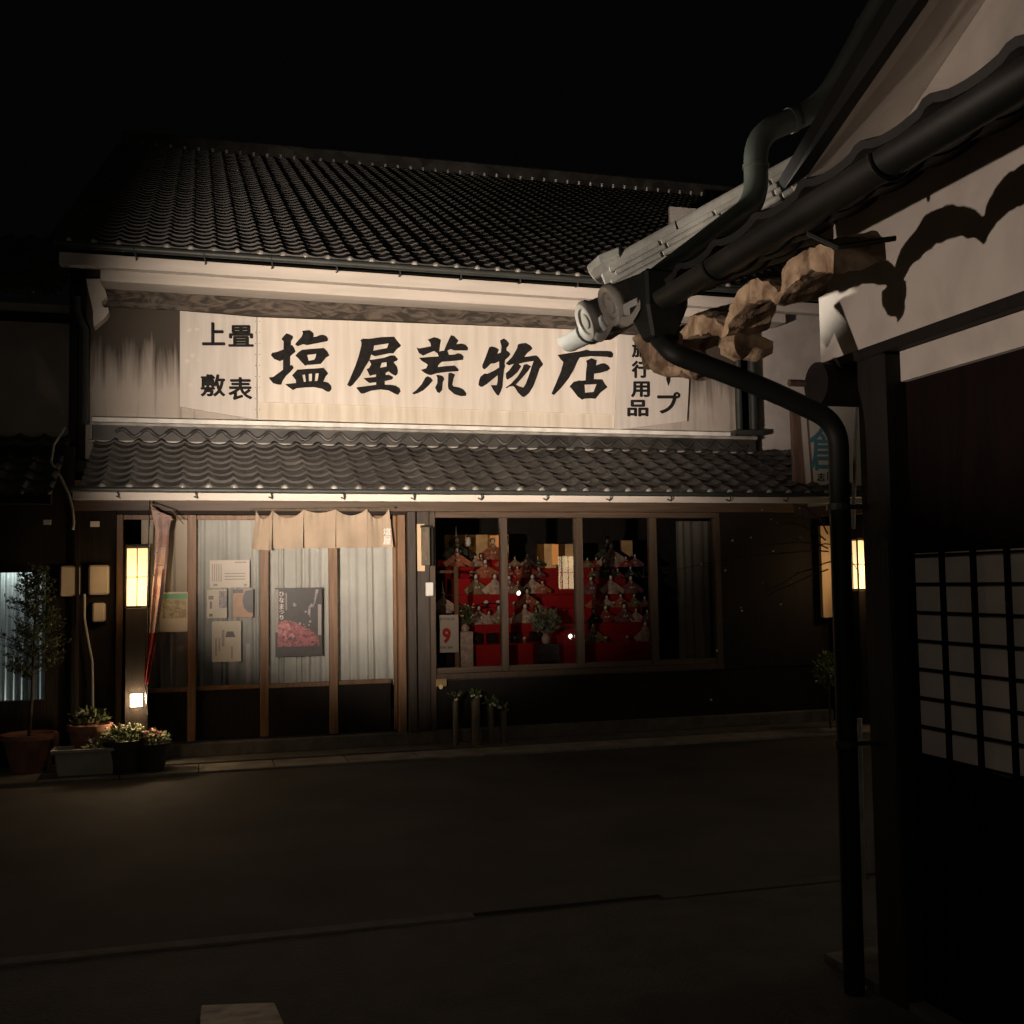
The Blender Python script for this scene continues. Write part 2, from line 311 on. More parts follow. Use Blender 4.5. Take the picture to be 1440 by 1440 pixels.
# ------------------------------------------------------------------ tiled roofs
def tile_roof(mb,ends,o,e,up,n_t,pitch,length,row,amp=.022,thick=.014,er=.026,flip=1,edge=None):
    """o: start of the eave, e: unit vector along the eave, up: unit vector up the slope; S-shaped pantiles in rows"""
    o=Vector(o);e=Vector(e);up=Vector(up).normalized(); nn=e.cross(up).normalized()*flip
    if nn.z<0: nn=-nn
    K=10; prof=[]
    for k in range(K):
        u=k/K
        prof.append((u, -amp*.55*math.sin(PI*u/.68) if u<.68 else amp*math.sin(PI*(u-.68)/.32)))
    us=[(t+u)*pitch for t in range(n_t) for u,h in prof]+[n_t*pitch]; hs=[h for t in range(n_t) for u,h in prof]+[0]
    rows=int(math.ceil(length/row)); rnd=random.Random(3)
    for r in range(rows):
        s0=r*row; s1=min((r+1)*row+.03,length+.03); V=[];F=[]; n=len(us)
        jit=[rnd.uniform(-.002,.002) for _ in range(n_t+1)]
        for i,(u,h) in enumerate(zip(us,hs)):
            j=jit[min(int(u/pitch+1e-6),n_t)]; p=o+e*u
            V.append(p+up*s0+nn*(h+thick-.012+j)); V.append(p+up*s0+nn*(h+thick+thick+j)); V.append(p+up*s1+nn*(h+.004+j))
        for i in range(n-1):
            a=i*3;b=a+3; F.append((a,b,b+1,a+1)); F.append((a+1,b+1,b+2,a+2))
        mb.add(V,F)
    if ends is not None:
        for t in range(n_t):
            c=o+e*((t+.84)*pitch)+nn*(amp*.3)-up*.004
            out=-up
            q=out.to_track_quat('Z','Y').to_matrix()
            prof2=[(er,-.05),(er,0),(er*.8,.008),(er*.5,.013),(1e-4,.015)]; nV=10;V=[];F=[]
            for rr,z in prof2:
                for k in range(nV): V.append(c+q@Vector((rr*math.cos(2*PI*k/nV),rr*math.sin(2*PI*k/nV),z)))
            for i in range(len(prof2)-1):
                for k in range(nV): F.append((i*nV+k,i*nV+(k+1)%nV,(i+1)*nV+(k+1)%nV,(i+1)*nV+k))
            ends.add(V,F)
            # lip under the trough
            p0=o+e*(t*pitch+.03)-up*.003+nn*(-.004); p1=o+e*((t+.62)*pitch)-up*.003+nn*(-.004)
            mid=(p0+p1)/2-nn*.034; ends.add([p0,p1,mid,p0+up*.012,p1+up*.012,mid+up*.012],[(0,1,2),(5,4,3),(0,2,5,3),(2,1,4,5),(1,0,3,4)])

# ------------------------------------------------------------------ the shop
shop=thing('shop_building',(2.2,10.6,0),'two storey plaster and timber shop with tiled roofs facing the street','building')
UY=10.6
# upper wall
MB().box(-1.0,5.58,UY,UY+.15,2.5,4.5).build('upper_wall','wall_plaster',shop)
MB().box(-1.06,-1.0,UY-.02,UY+.5,2.5,4.5).build('corner_board','dark_wood',shop)
a=PY(150,400,UY-.02); b=PY(1035,452,UY-.02)
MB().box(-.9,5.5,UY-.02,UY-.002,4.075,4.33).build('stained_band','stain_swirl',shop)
# plaster beams under the upper eave (slight fall to the right as built)
def tilted(mb,x0,x1,y0,y1,z0,z1,fall):
    P=[(x0,y0,z0),(x1,y0,z0-fall),(x1,y1,z0-fall),(x0,y1,z0),(x0,y0,z1),(x1,y0,z1-fall),(x1,y1,z1-fall),(x0,y1,z1)]
    return mb.add(P,[(0,3,2,1),(4,5,6,7),(0,1,5,4),(1,2,6,5),(2,3,7,6),(3,0,4,7)])
tilted(MB(),-1.17,6.3,10.0,10.10,4.285,4.395,.05).build('fascia','beam_plaster',shop,bevel=.004)
tilted(MB(),-.86,6.0,10.30,10.585,4.24,4.42,.04).build('plaster_beam','beam_plaster',shop,bevel=.006)
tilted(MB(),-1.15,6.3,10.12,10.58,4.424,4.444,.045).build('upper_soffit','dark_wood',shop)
br=[(121,392),(141,392),(141,398),(148,408),(150,415),(147,421),(143,424),(144,430),(148,433),(152,432),(153,438),(149,445),(141,452),(132,460),(131,450),(131,438),(128,424),(124,408)]
MB().poly([br],lambda x,y:PY(x,y,10.42),.16,(0,1,0)).build('corbel','beam_plaster',shop)
# upper roof
rf=MB();en=MB()
up=Vector((0,8.1,4.05)).normalized()
tile_roof(rf,en,(-1.25,9.93,4.47),(1,-.006,-.006),up,56,.2,9.0,.215,amp=.017,thick=.011,er=.027)
rf=rf.build('upper_roof','tile',shop,smooth=True); child(en,'tile_end','tile_end',rf,shop,smooth=True)
MB().box(-1.2,9.9,17.95,18.25,8.4,8.72).build('roof_ridge','tile',shop,bevel=.03)
MB().add([(-1.15,10.7,4.5),(-1.15,17.9,8.3),(-1.15,17.9,2.5),(-1.15,10.7,2.5)],[(0,1,2,3)]).build('gable_wall','grey_wall',shop)
for i in range(50): MB().tube([(-1.1+i*.215,17.93,8.44),(-1.1+i*.215,17.90,8.52)],.022,8).build('ridge_tile','tile_end',shop)
# upper gutter + hooks
gt=MB(); gt.tube([(-1.2,9.9,4.43),(6.3,9.87,4.385)],.03,10); gt=gt.build('upper_gutter','gutter_dark',shop,smooth=True)
for i in range(13): 
    xx=-.55+i*.58; child(MB().tube([(xx,9.862,4.42),(xx+.01,9.90,4.37),(xx+.02,9.93,4.345),(xx+.01,9.98,4.355)],.007,6),'gutter_hook','gutter_dark',gt,shop)
# lower roof
LX0,LX1=-.93,6.3
rf=MB();en=MB()
tile_roof(rf,en,(LX0+.03,9.1,2.275),(1,0,0),(0,1.4,.56),36,.2,1.51,.19,er=.031)
rf=rf.build('lower_roof','tile',shop,smooth=True); child(en,'tile_end','tile_end',rf,shop,smooth=True)
MB().box(LX0,5.68,10.44,10.597,2.80,2.985).build('ridge_course','tile',shop,bevel=.006)
wv=MB()
n=30
for i in range(n):
    x0=LX0+.2+i*.217
    if x0>5.5: break
    for ph,yy in ((0,10.425),):
        wv.tube([(x0+t/8*.217,yy-.006*math.sin(2*PI*t/8+ph+1.5),2.892+.034*math.sin(2*PI*t/8+ph)) for t in range(9)],.017,8)
wv.build('wave_relief','tile',shop,smooth=True)
MB().box(LX0,5.68,10.405,10.44,2.955,2.978).box(LX0-.04,5.68,10.40,10.44,2.80,2.818).build('relief_border','tile_end',shop)
MB().box(LX0,5.70,10.43,10.596,2.988,3.03).build('flashing','white_ink',shop,bevel=.004)
MB().box(LX0-.02,6.25,9.12,9.145,2.185,2.25).build('lower_fascia','beam_plaster',shop)
gt=MB(); gt.tube([(LX0-.03,9.07,2.262),(6.28,9.07,2.255)],.022,10); gt=gt.build('lower_gutter','gutter_dark',shop,smooth=True)
for i in range(12):
    xx=-.62+i*.585; child(MB().tube([(xx,9.045,2.255),(xx+.012,9.06,2.215),(xx+.02,9.10,2.2),(xx-.01,9.112,2.215)],.006,6),'gutter_hook','gutter_dark',gt,shop)
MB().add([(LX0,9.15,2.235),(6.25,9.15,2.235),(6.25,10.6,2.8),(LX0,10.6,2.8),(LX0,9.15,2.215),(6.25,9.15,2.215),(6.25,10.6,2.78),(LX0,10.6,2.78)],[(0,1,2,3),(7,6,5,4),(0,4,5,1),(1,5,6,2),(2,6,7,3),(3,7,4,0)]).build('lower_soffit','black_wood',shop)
# ground floor front: plane Y=10
FY=10.0
def zf(py,px=600,Y=FY): return ZY(px,py,Y)
ZT=2.155 # underside of head beam
XL=XY(165,FY); XR=6.2
MB().box(XL-.42,XR,FY-.02,FY+.12,ZT,2.42).build('head_beam','head_wood',shop,bevel=.004)
MB().box(XL,XY(570,FY),FY-.05,FY+.1,ZT-.03,ZT-.004).build('door_track','dark_wood',shop)
MB().box(XL-.45,XR,FY-.06,FY+.12,.03,.15).build('stone_step','kerbstone',shop,bevel=.01)
# left side board panel
MB().box(XY(105,FY),XY(163,FY),FY-.01,FY+.08,.15,ZT-.004).build('side_boarding','dark_wood',shop)
# posts
for (p0,p1,z0,m) in ((164,173,.15,'door_wood'),(558,569,.15,'door_wood')):
    MB().box(XY(p0,FY),XY(p1,FY),FY-.05,FY+.08,z0,ZT-.032).build('door_post',m,shop,bevel=.004)
MB().box(XY(571,FY),XY(583,FY),FY-.08,FY+.1,.15,ZT-.002).build('main_post','post_wood',shop,bevel=.006)
MB().box(XY(583,FY),XY(603,FY),FY-.0,FY+.1,.15,ZT-.002).build('plaster_strip','post_wood',shop)
MB().box(XY(603,FY),XY(611,FY),FY-.05,FY+.1,.15,ZT-.002).build('window_post','frame_wood',shop,bevel=.005)
# sliding doors
edges=[(173,264,276),(276,366,378),(378,462,474),(474,549,558)]
for i,(p0,p1,p2) in enumerate(edges):
    x0=XY(p0,FY);x1=XY(p2,FY); ys=FY+(.0 if i%2==0 else .045)
    zb=.165; zm=.62
    fr=MB(); sw=.035
    if p1<549: fr.box(XY(p1,FY),x1,ys-.03,ys+.012,zb,ZT-.034)
    else: fr.box(x1-.03,x1-.002,ys-.03,ys+.012,zb,ZT-.034)
    fr.box(x0+.002,XY(p1,FY)-.001,ys-.02,ys+.01,ZT-.075,ZT-.034)
    fr.box(x0+.002,XY(p1,FY)-.001,ys-.022,ys+.01,zm-.03,zm+.01)
    d=fr.build('sliding_door','door_wood',shop,bevel=.003)
    child(MB().box(x0+.003,XY(p1,FY)-.002,ys-.012,ys+.008,zb,zm-.032),'door_panel','dark_wood',d,shop)
    child(MB().quad((x0+.003,ys-.002,zm+.01),(XY(p1,FY)-.002,ys-.002,zm+.01),(XY(p1,FY)-.002,ys-.002,ZT-.076),(x0+.003,ys-.002,ZT-.076)),'door_glass','door_glass',d,shop)
# window band
WX0=XY(611,FY);WX1=XY(1012,FY); ZS=.66; ZW=2.13
w=MB(); w.box(WX0,WX1,FY-.05,FY+.1,ZS-.055,ZS).build('window_sill','frame_wood',shop,bevel=.004)
MB().box(WX0,WX1,FY-.055,FY-.02,ZS-.062,ZS-.057).build('sill_trim','frame_wood',shop)
MB().box(WX0,WX1,FY-.02,FY+.09,ZW-.03,ZT-.004).build('window_rail','head_wood',shop)
for p0,p1 in ((704,713),(809,819),(914,923),(1004,1012)):
    MB().box(XY(p0,FY),XY(p1,FY),FY-.03,FY+.06,ZS+.002,ZW-.032).build('mullion','frame_wood',shop,bevel=.003)
pp=[611,704,809,914,1004]; qq=[611,713,819,923]
for i in range(4):
    x0=XY(qq[i],FY)+.002 ; x1=XY(pp[i+1],FY)-.002
    MB().box(x0,x1,FY-.01,FY+.04,ZS+.002,ZS+.05).build('pane_rail','head_wood',shop)
    MB().quad((x0,FY+.01+.004*(i%2),ZS+.052),(x1,FY+.01+.004*(i%2),ZS+.052),(x1,FY+.01+.004*(i%2),ZW-.034),(x0,FY+.01+.004*(i%2),ZW-.034)).build('window_glass','window_glass',shop)
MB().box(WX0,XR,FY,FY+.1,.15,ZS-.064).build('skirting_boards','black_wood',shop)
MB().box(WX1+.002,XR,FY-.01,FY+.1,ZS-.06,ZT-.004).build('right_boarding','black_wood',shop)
# interior shell
it=MB(); it.box(XL-.4,XR,13.3,13.4,0,2.6); it.box(XL-.4,XR,10.12,13.3,2.5,2.6); it.box(XL-.5,XL-.42,10.12,13.3,0,2.5); it.box(XR-.06,XR,10.12,13.3,0,2.5); it.box(XL-.4,XR,10.12,13.3,.28,.34)
it.box(XY(575,FY),XY(606,FY),10.13,13.2,.34,2.5)
it.build('shop_interior','room_dark',shop)
# downpipes at the right end of the upper floor
for p0,p1 in ((1034,1043),(1053,1064)):
    xa,xb=XY(p0,10.45,560),XY(p1,10.45,560); 
    MB().tube([((xa+xb)/2,10.45,3.04),((xa+xb)/2,10.45,4.35)],(xb-xa)/2,10).build('downpipe','gutter_dark',shop,smooth=True)
MB().box(XY(1035,10.3,600),XY(1073,10.3,600),10.3,10.5,2.99,3.04).build('pipe_bracket','gutter_dark',shop)

# ------------------------------------------------------------------ signboard
SY=10.50
sg=thing('shop_signboard',(2.2,SY,3.04),'long cream shop signboard with five big black brush characters above the lower roof','signboard')
jl=362; jr=868
def spoly(mb,pts,Y0,t=.03,Yf=None):
    f=(lambda x,y:PY(x,y,Y0)) if Yf is None else (lambda x,y:PY(x,y,Yf(x)))
    return mb.poly([pts],f,t,(0,1,0))
spoly(MB(),[(362,446),(700,459),(868,466),(868,578),(700,573),(362,559)],SY).build('main_panel','sign_board',sg)
spoly(MB(),[(362,564),(700,577),(868,582),(866,603),(362,590)],SY+.01,.02).build('lower_panel','sign_strip',sg)
spoly(MB(),[(362,557),(868,576),(868,583),(362,565)],SY-.008,.03).build('ridge_moulding','sign_board',sg)
lw=lambda x:SY+(362-x)/110*.05
rw=lambda x:SY-.01+(x-868)/110*.03
spoly(MB(),[(253,437),(361,446),(361,590),(253,572)],0,.02,lw).build('left_wing','wing_board',sg)
spoly(MB(),[(869,470),(972,478),(966,592),(864,605)],0,.02,rw).build('right_wing','wing_board',sg)
# nail heads and batten at the joint
nb=MB()
for i in range(9):
    for xx in (359.5,365): p=PY(xx,452+i*15.5,SY-.002); nb.ball(p,.004,6,4)
nb.build('nail','ink',sg)
SH={ # brush strokes drawn on a 1440 grid per 100 px cell
 '塩':(375,460,[[[(300,240),(340,185),(400,125),(455,140),(530,180),(535,215),(495,285),(490,365),(520,365),(560,420),(585,500),(520,550),(480,595),(475,690),(478,780),(515,765),(550,825),(480,910),(400,980),(320,1095),(300,1165),(240,1165),(130,1135),(50,1040),(60,1015),(130,1010),(260,915),(330,860),(330,660),(270,690),(150,645),(85,565),(110,520),(210,500),(340,450),(345,290)]],
   [[(720,75),(800,65),(870,60),(940,110),(955,150),(945,200),(1000,195),(1080,160),(1150,155),(1210,180),(1245,240),(1230,285),(1100,310),(820,365),(740,345),(630,385),(580,355),(590,325),(700,200),(735,130)]],
   [[(580,575),(640,510),(710,460),(900,440),(1160,420),(1230,490),(1270,575),(1200,620),(1100,745),(820,765),(785,785),(720,720),(640,630)],[(820,565),(1005,540),(985,620),(960,660),(850,680)]],
   [[(515,975),(620,860),(720,855),(1155,825),(1250,935),(1195,1000),(1150,1100),(1250,1125),(1310,1190),(1315,1260),(1270,1310),(1220,1305),(1130,1250),(960,1215),(800,1220),(600,1240),(535,1275),(460,1225),(375,1155),(595,1130),(590,1070)],[(720,970),(775,960),(795,1100),(755,1110)],[(850,950),(920,940),(915,1090),(855,1095)],[(990,940),(1055,935),(1030,1085),(975,1095)]]]),
 '屋':(480,465,[[[(385,190),(440,160),(560,165),(800,130),(1070,120),(1130,200),(1210,295),(1195,325),(1130,370),(1055,460),(980,455),(700,515),(660,510),(605,480),(575,590),(480,740),(380,920),(230,1100),(180,1135),(115,1100),(180,960),(280,720),(350,520),(405,300),(405,230)],[(665,300),(960,255),(925,350),(650,405)]],
   [[(560,590),(640,585),(860,550),(1000,500),(1080,500),(1150,575),(1130,605),(1060,635),(1130,730),(1145,810),(1135,880),(1095,915),(1030,880),(960,825),(900,850),(900,900),(960,890),(1045,930),(1050,960),(1020,990),(880,1020),(880,1090),(1000,1095),(1100,1110),(1180,1160),(1200,1230),(1150,1300),(1080,1275),(960,1210),(800,1190),(600,1215),(450,1275),(395,1270),(300,1150),(480,1125),(705,1095),(705,1045),(570,1060),(500,1010),(450,960),(700,935),(705,885),(580,915),(510,780),(560,755),(605,680)],[(820,650),(915,640),(920,725),(785,750)]]]),
 '荒':(573,465,[[[(415,180),(540,130),(620,150),(680,190),(660,290),(645,420),(700,405),(740,405),(800,260),(880,90),(950,110),(1035,200),(990,275),(1100,260),(1180,285),(1230,345),(1220,400),(950,400),(880,370),(810,400),(840,490),(960,480),(1020,455),(1090,470),(1140,520),(1130,590),(1000,605),(700,630),(660,660),(620,710),(622,735),(780,715),(960,705),(1040,790),(1030,820),(800,835),(600,860),(480,900),(420,890),(340,850),(275,795),(380,760),(410,690),(380,665),(300,620),(235,550),(460,530),(635,520),(610,460),(540,410),(430,455),(320,505),(230,450),(185,340),(240,360),(475,315),(465,250)]],
   [[(360,950),(410,920),(480,955),(515,1010),(430,1110),(320,1210),(200,1270),(125,1290),(100,1265),(180,1200),(290,1080)]],
   [[(580,895),(660,900),(720,925),(750,975),(715,1050),(705,1200),(650,1265),(600,1240),(560,1150),(605,1060),(605,950)]],
   [[(830,860),(890,850),(965,890),(935,960),(910,1090),(930,1130),(1050,1150),(1130,1190),(1195,1270),(1185,1320),(1080,1325),(950,1285),(830,1180),(820,1100)]]]),
 '物':(668,470,[[[(290,260),(350,245),(430,270),(485,310),(455,395),(525,370),(540,250),(505,125),(585,85),(640,120),(690,180),(680,230),(640,275),(640,330),(690,360),(718,410),(680,460),(610,520),(600,600),(615,640),(590,720),(570,900),(560,1060),(520,1170),(480,1245),(440,1225),(370,1130),(320,1030),(440,1030),(460,940),(460,830),(350,920),(240,1010),(150,1065),(100,1060),(70,1020),(85,930),(110,860),(190,795),(250,800),(380,740),(490,670),(488,550),(400,590),(320,595),(250,670),(190,715),(150,680),(150,620),(220,450)]],
   [[(870,205),(930,185),(1030,175),(1120,225),(1165,280),(1150,310),(1070,370),(1000,460),(1200,430),(1240,425),(1290,465),(1380,600),(1370,630),(1310,690),(1250,870),(1180,1060),(1090,1200),(1000,1270),(960,1265),(870,1180),(800,1070),(770,1050),(700,1060),(640,1095),(620,1080),(730,1000),(870,850),(960,700),(985,620),(1050,600),(1135,650),(1080,740),(960,880),(830,1020),(900,1055),(980,1080),(1030,1000),(1110,780),(1160,620),(1190,540),(1000,570),(885,600),(940,650),(860,770),(760,860),(660,920),(630,890),(625,790),(700,720),(790,595),(690,630),(620,595),(750,460),(850,290)]]]),
 '店':(768,475,[[[(235,345),(460,310),(700,270),(820,240),(900,262),(1250,265),(1320,275),(1360,320),(1350,385),(1310,405),(1240,385),(900,370),(680,400),(640,470),(560,650),(460,820),(300,1020),(160,1160),(110,1130),(200,920),(300,680),(350,490),(290,430)]],
   [[(810,465),(920,410),(1030,460),(1010,560),(1110,520),(1190,515),(1260,560),(1300,620),(1250,665),(1100,710),(1050,715),(975,725),(965,835),(1140,840),(1190,930),(1245,1000),(1100,1110),(1000,1235),(900,1225),(770,1235),(730,1255),(640,1190),(560,1080),(475,985),(560,890),(690,860),(710,870),(800,860),(810,700),(830,520)],[(780,950),(1020,940),(960,1095),(790,1110)]]])}
for k,(ox,oy,polys) in SH.items():
    mb=MB()
    for i,loops in enumerate(polys):
        mb.poly([[(ox+x/14.4,oy+y/14.4) for x,y in lp] for lp in loops],lambda x,y,i=i:PY(x,y,SY-.004-.0008*i),.0035,(0,1,0))
    mb.build('brush_character','ink',sg)
def gl(chs,fn,par,m='ink',bold=.03,name='small_character'):
    for ch,x0,y0,x1,y1 in chs:
        mb=MB(); w_=(bold*36 if x1-x0>20 else bold*10)
        for q_,(dx_,dy_) in enumerate(((0,0),(1,0),(-1,0),(0,.8),(0,-.8),(.7,.6),(-.7,-.6))): glyph(mb,ch,x0+w_+dx_*w_,y0+w_+dy_*w_,x1-w_+dx_*w_,y1-w_+dy_*w_,0,.002,0.0,(lambda u,v,q_=q_:fn(u,v)+Vector((0,-.0004*q_,0))))
        mb.build(name,m,par)
gl([('上',284,453,317,486),('表',321,530,355,563)],lambda x,y:PY(x,y,lw(x)-.003),sg)
gl([('畳',321,457,357,488),('敷',282,526,317,558)],lambda x,y:PY(x,y,lw(x)-.003),sg,bold=.03)
mb=MB(); rq=random.Random(2)
for cx_,cy_ in ((266,464),(277,463),(263,508),(271,499),(279,506),(268,541),(272,534)):
    mb.poly([[(cx_+(2+2.2*rq.random())*math.cos(a_*PI/4),cy_+(2+2.6*rq.random())*math.sin(a_*PI/4)) for a_ in range(8)]],lambda x,y:PY(x,y,lw(x)-.002),.0015,(0,1,0))
mb.build('faded_blot','faded_ink',sg)
gl([('旅',888,481,912,503),('行',888,507,912,532),('用',887,536,914,559),('品',882,562,912,586),('プ',924,551,957,582)],lambda x,y:PY(x,y,rw(x)-.003),sg)
mb=MB(); mb.poly([[(937,505),(944,505),(943,536),(940,543),(937,534)]],lambda x,y:PY(x,y,rw(x)-.003),.002,(0,1,0)); mb.build('small_character','ink',sg)
mb=MB(); glyph(mb,'テ',924,481,957,503,0,.002,.03,lambda x,y:PY(x,y,rw(x)-.003)); mb.build('small_character','ink',sg)

# ------------------------------------------------------------------ cloth
def drape(name,m,px0,px1,py0,py1,Y,folds,amp,label,cat,group=None,skew=0,ph=0,irr=.45,hem=0):
    a=PY(px0,py0,Y);b=PY(px1,py1,Y);nx=max(24,folds*10);nz=14;V=[];F=[];rnd=random.Random(int(px0))
    phs=[rnd.uniform(-1.3,1.3) for _ in range(folds+3)]
    for j in range(nz+1):
        t=j/nz
        for i in range(nx+1):
            s=i/nx; q=s*folds; k=int(q); p=phs[k]*(1-(q-k))+phs[k+1]*(q-k)
            w=math.sin(2*PI*q+p*2+ph); w=math.copysign(abs(w)**.7,w)
            V.append((a.x+(b.x-a.x)*s+skew*t*s, Y+amp*w*(.55+.45*t)*(1+irr*p)+.004*math.sin(9*t+5*s), a.z+(b.z-a.z)*t+hem*math.sin(2*PI*q+p)*t))
    for j in range(nz):
        for i in range(nx): c=j*(nx+1)+i; F.append((c,c+1,c+nx+2,c+nx+1))
    o=MB().add(V,F).build(name,m,smooth=True); return tag(o,label,cat,group)
G='curtains behind the sliding doors'
drape('curtain','warm_curtain',199,263,729,968,10.16,4,.016,'warm beige curtain hanging behind the leftmost glass door beside the lantern','curtain',G,hem=.006)
drape('curtain','curtain',273,368,727,965,10.16,6,.018,'grey curtain behind the door pane that carries several notices','curtain',G)
drape('curtain','curtain',377,463,730,964,10.16,7,.017,'grey curtain behind the door pane with the dark doll festival poster','curtain',G)
drape('curtain','curtain',473,553,730,962,10.16,6,.017,'grey curtain behind the rightmost door pane without any notice','curtain',G,skew=.02)
drape('curtain','curtain',950,1004,733,925,10.16,4,.014,'dim grey curtain at the right end of the display window','curtain')
MB_=MB()
for x0,x1 in ((300,311),(322,331),(346,352)):
    a=PY(x0,905,10.128);b=PY(x1,966,10.128); MB_.box(a.x,b.x,10.124,10.128,b.z,a.z)
tag(MB_.build('white_slats','paper_white'),'three pale upright slats showing under the handwritten notice behind the glass','slats')
# noren
nY=9.90; rod=MB().tube([PY(352,717,nY),PY(556,714,nY)],.008,8)
nr=thing('noren_curtain',PY(450,771,nY),'short tan split shop curtain hanging over the middle doors','noren')
rod.build('rod','bamboo',nr,smooth=True)
xs=[360,383,427,472,516,547]
for i in range(5):
    V=[];F=[];nx=14;nz=8; p0,p1=xs[i],xs[i+1]; q0,q1=(354 if i==0 else p0+.7),(552 if i==4 else p1-.7)
    for j in range(nz+1):
        t=j/nz
        for k in range(nx+1):
            s=k/nx; sag=(13,12,5,9,14)[i]*math.sin(PI*s)**.8*(1-t)**2.2
            x=(p0+(p1-p0)*s)*(1-t)+(q0+(q1-q0)*s)*t; y=716-.01*(x-450)+sag+(55-.0*sag)*t*1.0
            if i==0: y+=3*t*s
            p=PY(x+.8*math.sin(5*s+i)*t,y,nY); off=.022*math.sin(PI*s*2+i)*t+.03*math.sin(PI*s)*(1-t)+.006*math.sin(9*s*PI)*(1-t)
            V.append(p+Vector((0,off-.014*t,0)))
    for j in range(nz):
        for k in range(nx): c=j*(nx+1)+k; F.append((c,c+1,c+nx+2,c+nx+1))
    MB().add(V,F).build('cloth_panel','noren_cloth',nr,smooth=True)
gl([('塩',539,742,550,753),('屋',539,754,550,766)],lambda x,y:PY(x,y,nY-.035),nr,'white_ink',.03,'white_character')

# ------------------------------------------------------------------ notices on the doors
PYN=9.990
def sheet(name,x0,y0,x1,y1,m,label,cat,layers=(),group=None):
    p=PY((x0+x1)/2,y1,PYN); t=thing(name,p,label,cat,group)
    rect(x0,y0,x1,y1,PYN,.002).build('sheet',m,t)
    for i,(nm,l,mm) in enumerate(layers):
        mb=MB()
        for r in l:
            if len(r)==4: rect(*r,PYN-.003-.0006*i,.0005,mb)
            else: mb.poly([list(zip(r[::2],r[1::2]))],lambda x,y,i=i:PY(x,y,PYN-.0036-.0006*i),.0005,(0,1,0))
        mb.build(nm,mm,t)
    return t
sheet('poster',225,833,265,888,'paper_cream','cream poster with a green band and a faded photograph beside the lantern','poster',[('printed_band',[(227,835,263,842)],'print_green'),('printed_photo',[(229,843,262,869)],'print_photo')])
sheet('paper_strip',214,834,223.5,888,'paper_cream','narrow plain cream sheet just left of the green banded poster','paper')
PYN=10.032
lines=[(298+i*3.1,793,299.2+i*3.1,818) for i in range(5)]+[(316,806+i*4,345,807+i*4) for i in range(3)]+[(330,790,346,791.5),(300,821,306,824),(343,821,347,824)]
sheet('notice',295,788,351,826,'paper_white','wide white notice with faint print at the top of the notice group','notice',[('faint_print',lines,'print_grey')])
sheet('flyer',291,829,319,869,'paper_cream','small pale flyer with dark spots and a violet picture under the wide notice','flyer',[('printed_spot',[(293,838,300,843),(295,846,298,856),(294,863,299,867)],'print_dark'),('printed_photo',[(308,831,319,855)],'print_violet')])
sheet('flyer',328,829,356,868,'print_tan','small tan flyer with a big black rounded shape at its right','flyer',[('black_shape',[(345,831,356,829,356,862,349,861,343,855,341,846,342,838)],'print_dark'),('black_band',[(328,829,342,834)],'print_dark')])
sheet('notice',298,874,339,930,'paper_cream','cream notice with a black bag shape and columns of handwriting','notice',[('black_shape',[(319,888,328,888,331,896,317,896)],'print_dark'),('handwriting',[(312,886,315.5,909),(307.5,897,309.5,916),(302.5,898,305,922),(325,909,327.3,926)],'print_grey')])
PYN=9.990
ps=sheet('poster',387,827,453,922,'print_dark','dark doll festival poster with white writing down its left and pink figures below','poster',[('printed_margin',[(387,829,391.5,889),(447,850,452,893)],'print_grey'),('printed_photo',[(391,876,400,872,413,874,424,880,436,886,447,894,450,908,390,910)],'print_pink'),('pale_streak',[(444,829,448,829,443,848,440,856),(434,852,437,852,436,868,433,862)],'print_violet')])
rp=random.Random(9)
for nm_,mm_,n_,xr,yr,sz_ in (('printed_figure','print_palepink',9,(393,412),(878,906),(3,5)),('printed_figure','print_violet',6,(414,442),(874,882),(1.2,2)),('printed_figure','print_pink',6,(416,436),(886,906),(2.5,4)),('printed_figure','print_dark',6,(396,446),(880,908),(1.5,3)),('printed_shade','print_violet',4,(412,442),(836,866),(2,4))):
    mb=MB()
    for k in range(n_):
        cx_,cy_,r_=rp.uniform(*xr),rp.uniform(*yr),rp.uniform(*sz_)
        mb.poly([[(cx_+r_*rp.uniform(.6,1.1)*math.cos(q*PI/4),cy_+r_*rp.uniform(.5,1.0)*math.sin(q*PI/4)) for q in range(8)]],lambda x,y,k=k:PY(x,y,PYN-.0065-.0003*k),.0002,(0,1,0))
    mb.build(nm_,mm_,ps)
gl([('ひ',392.5,832,399.5,839),('な',392.5,840,399.5,847.5),('ま',393,849,399,857),('つ',392.5,858.5,399.5,863),('り',393.5,865,398.5,871.5)],lambda x,y:PY(x,y,PYN-.0095),ps,'white_ink',.02,'white_character')
rect(401.5,834,403.5,858,PYN-.006,.0005).build('small_caption','print_grey',ps)

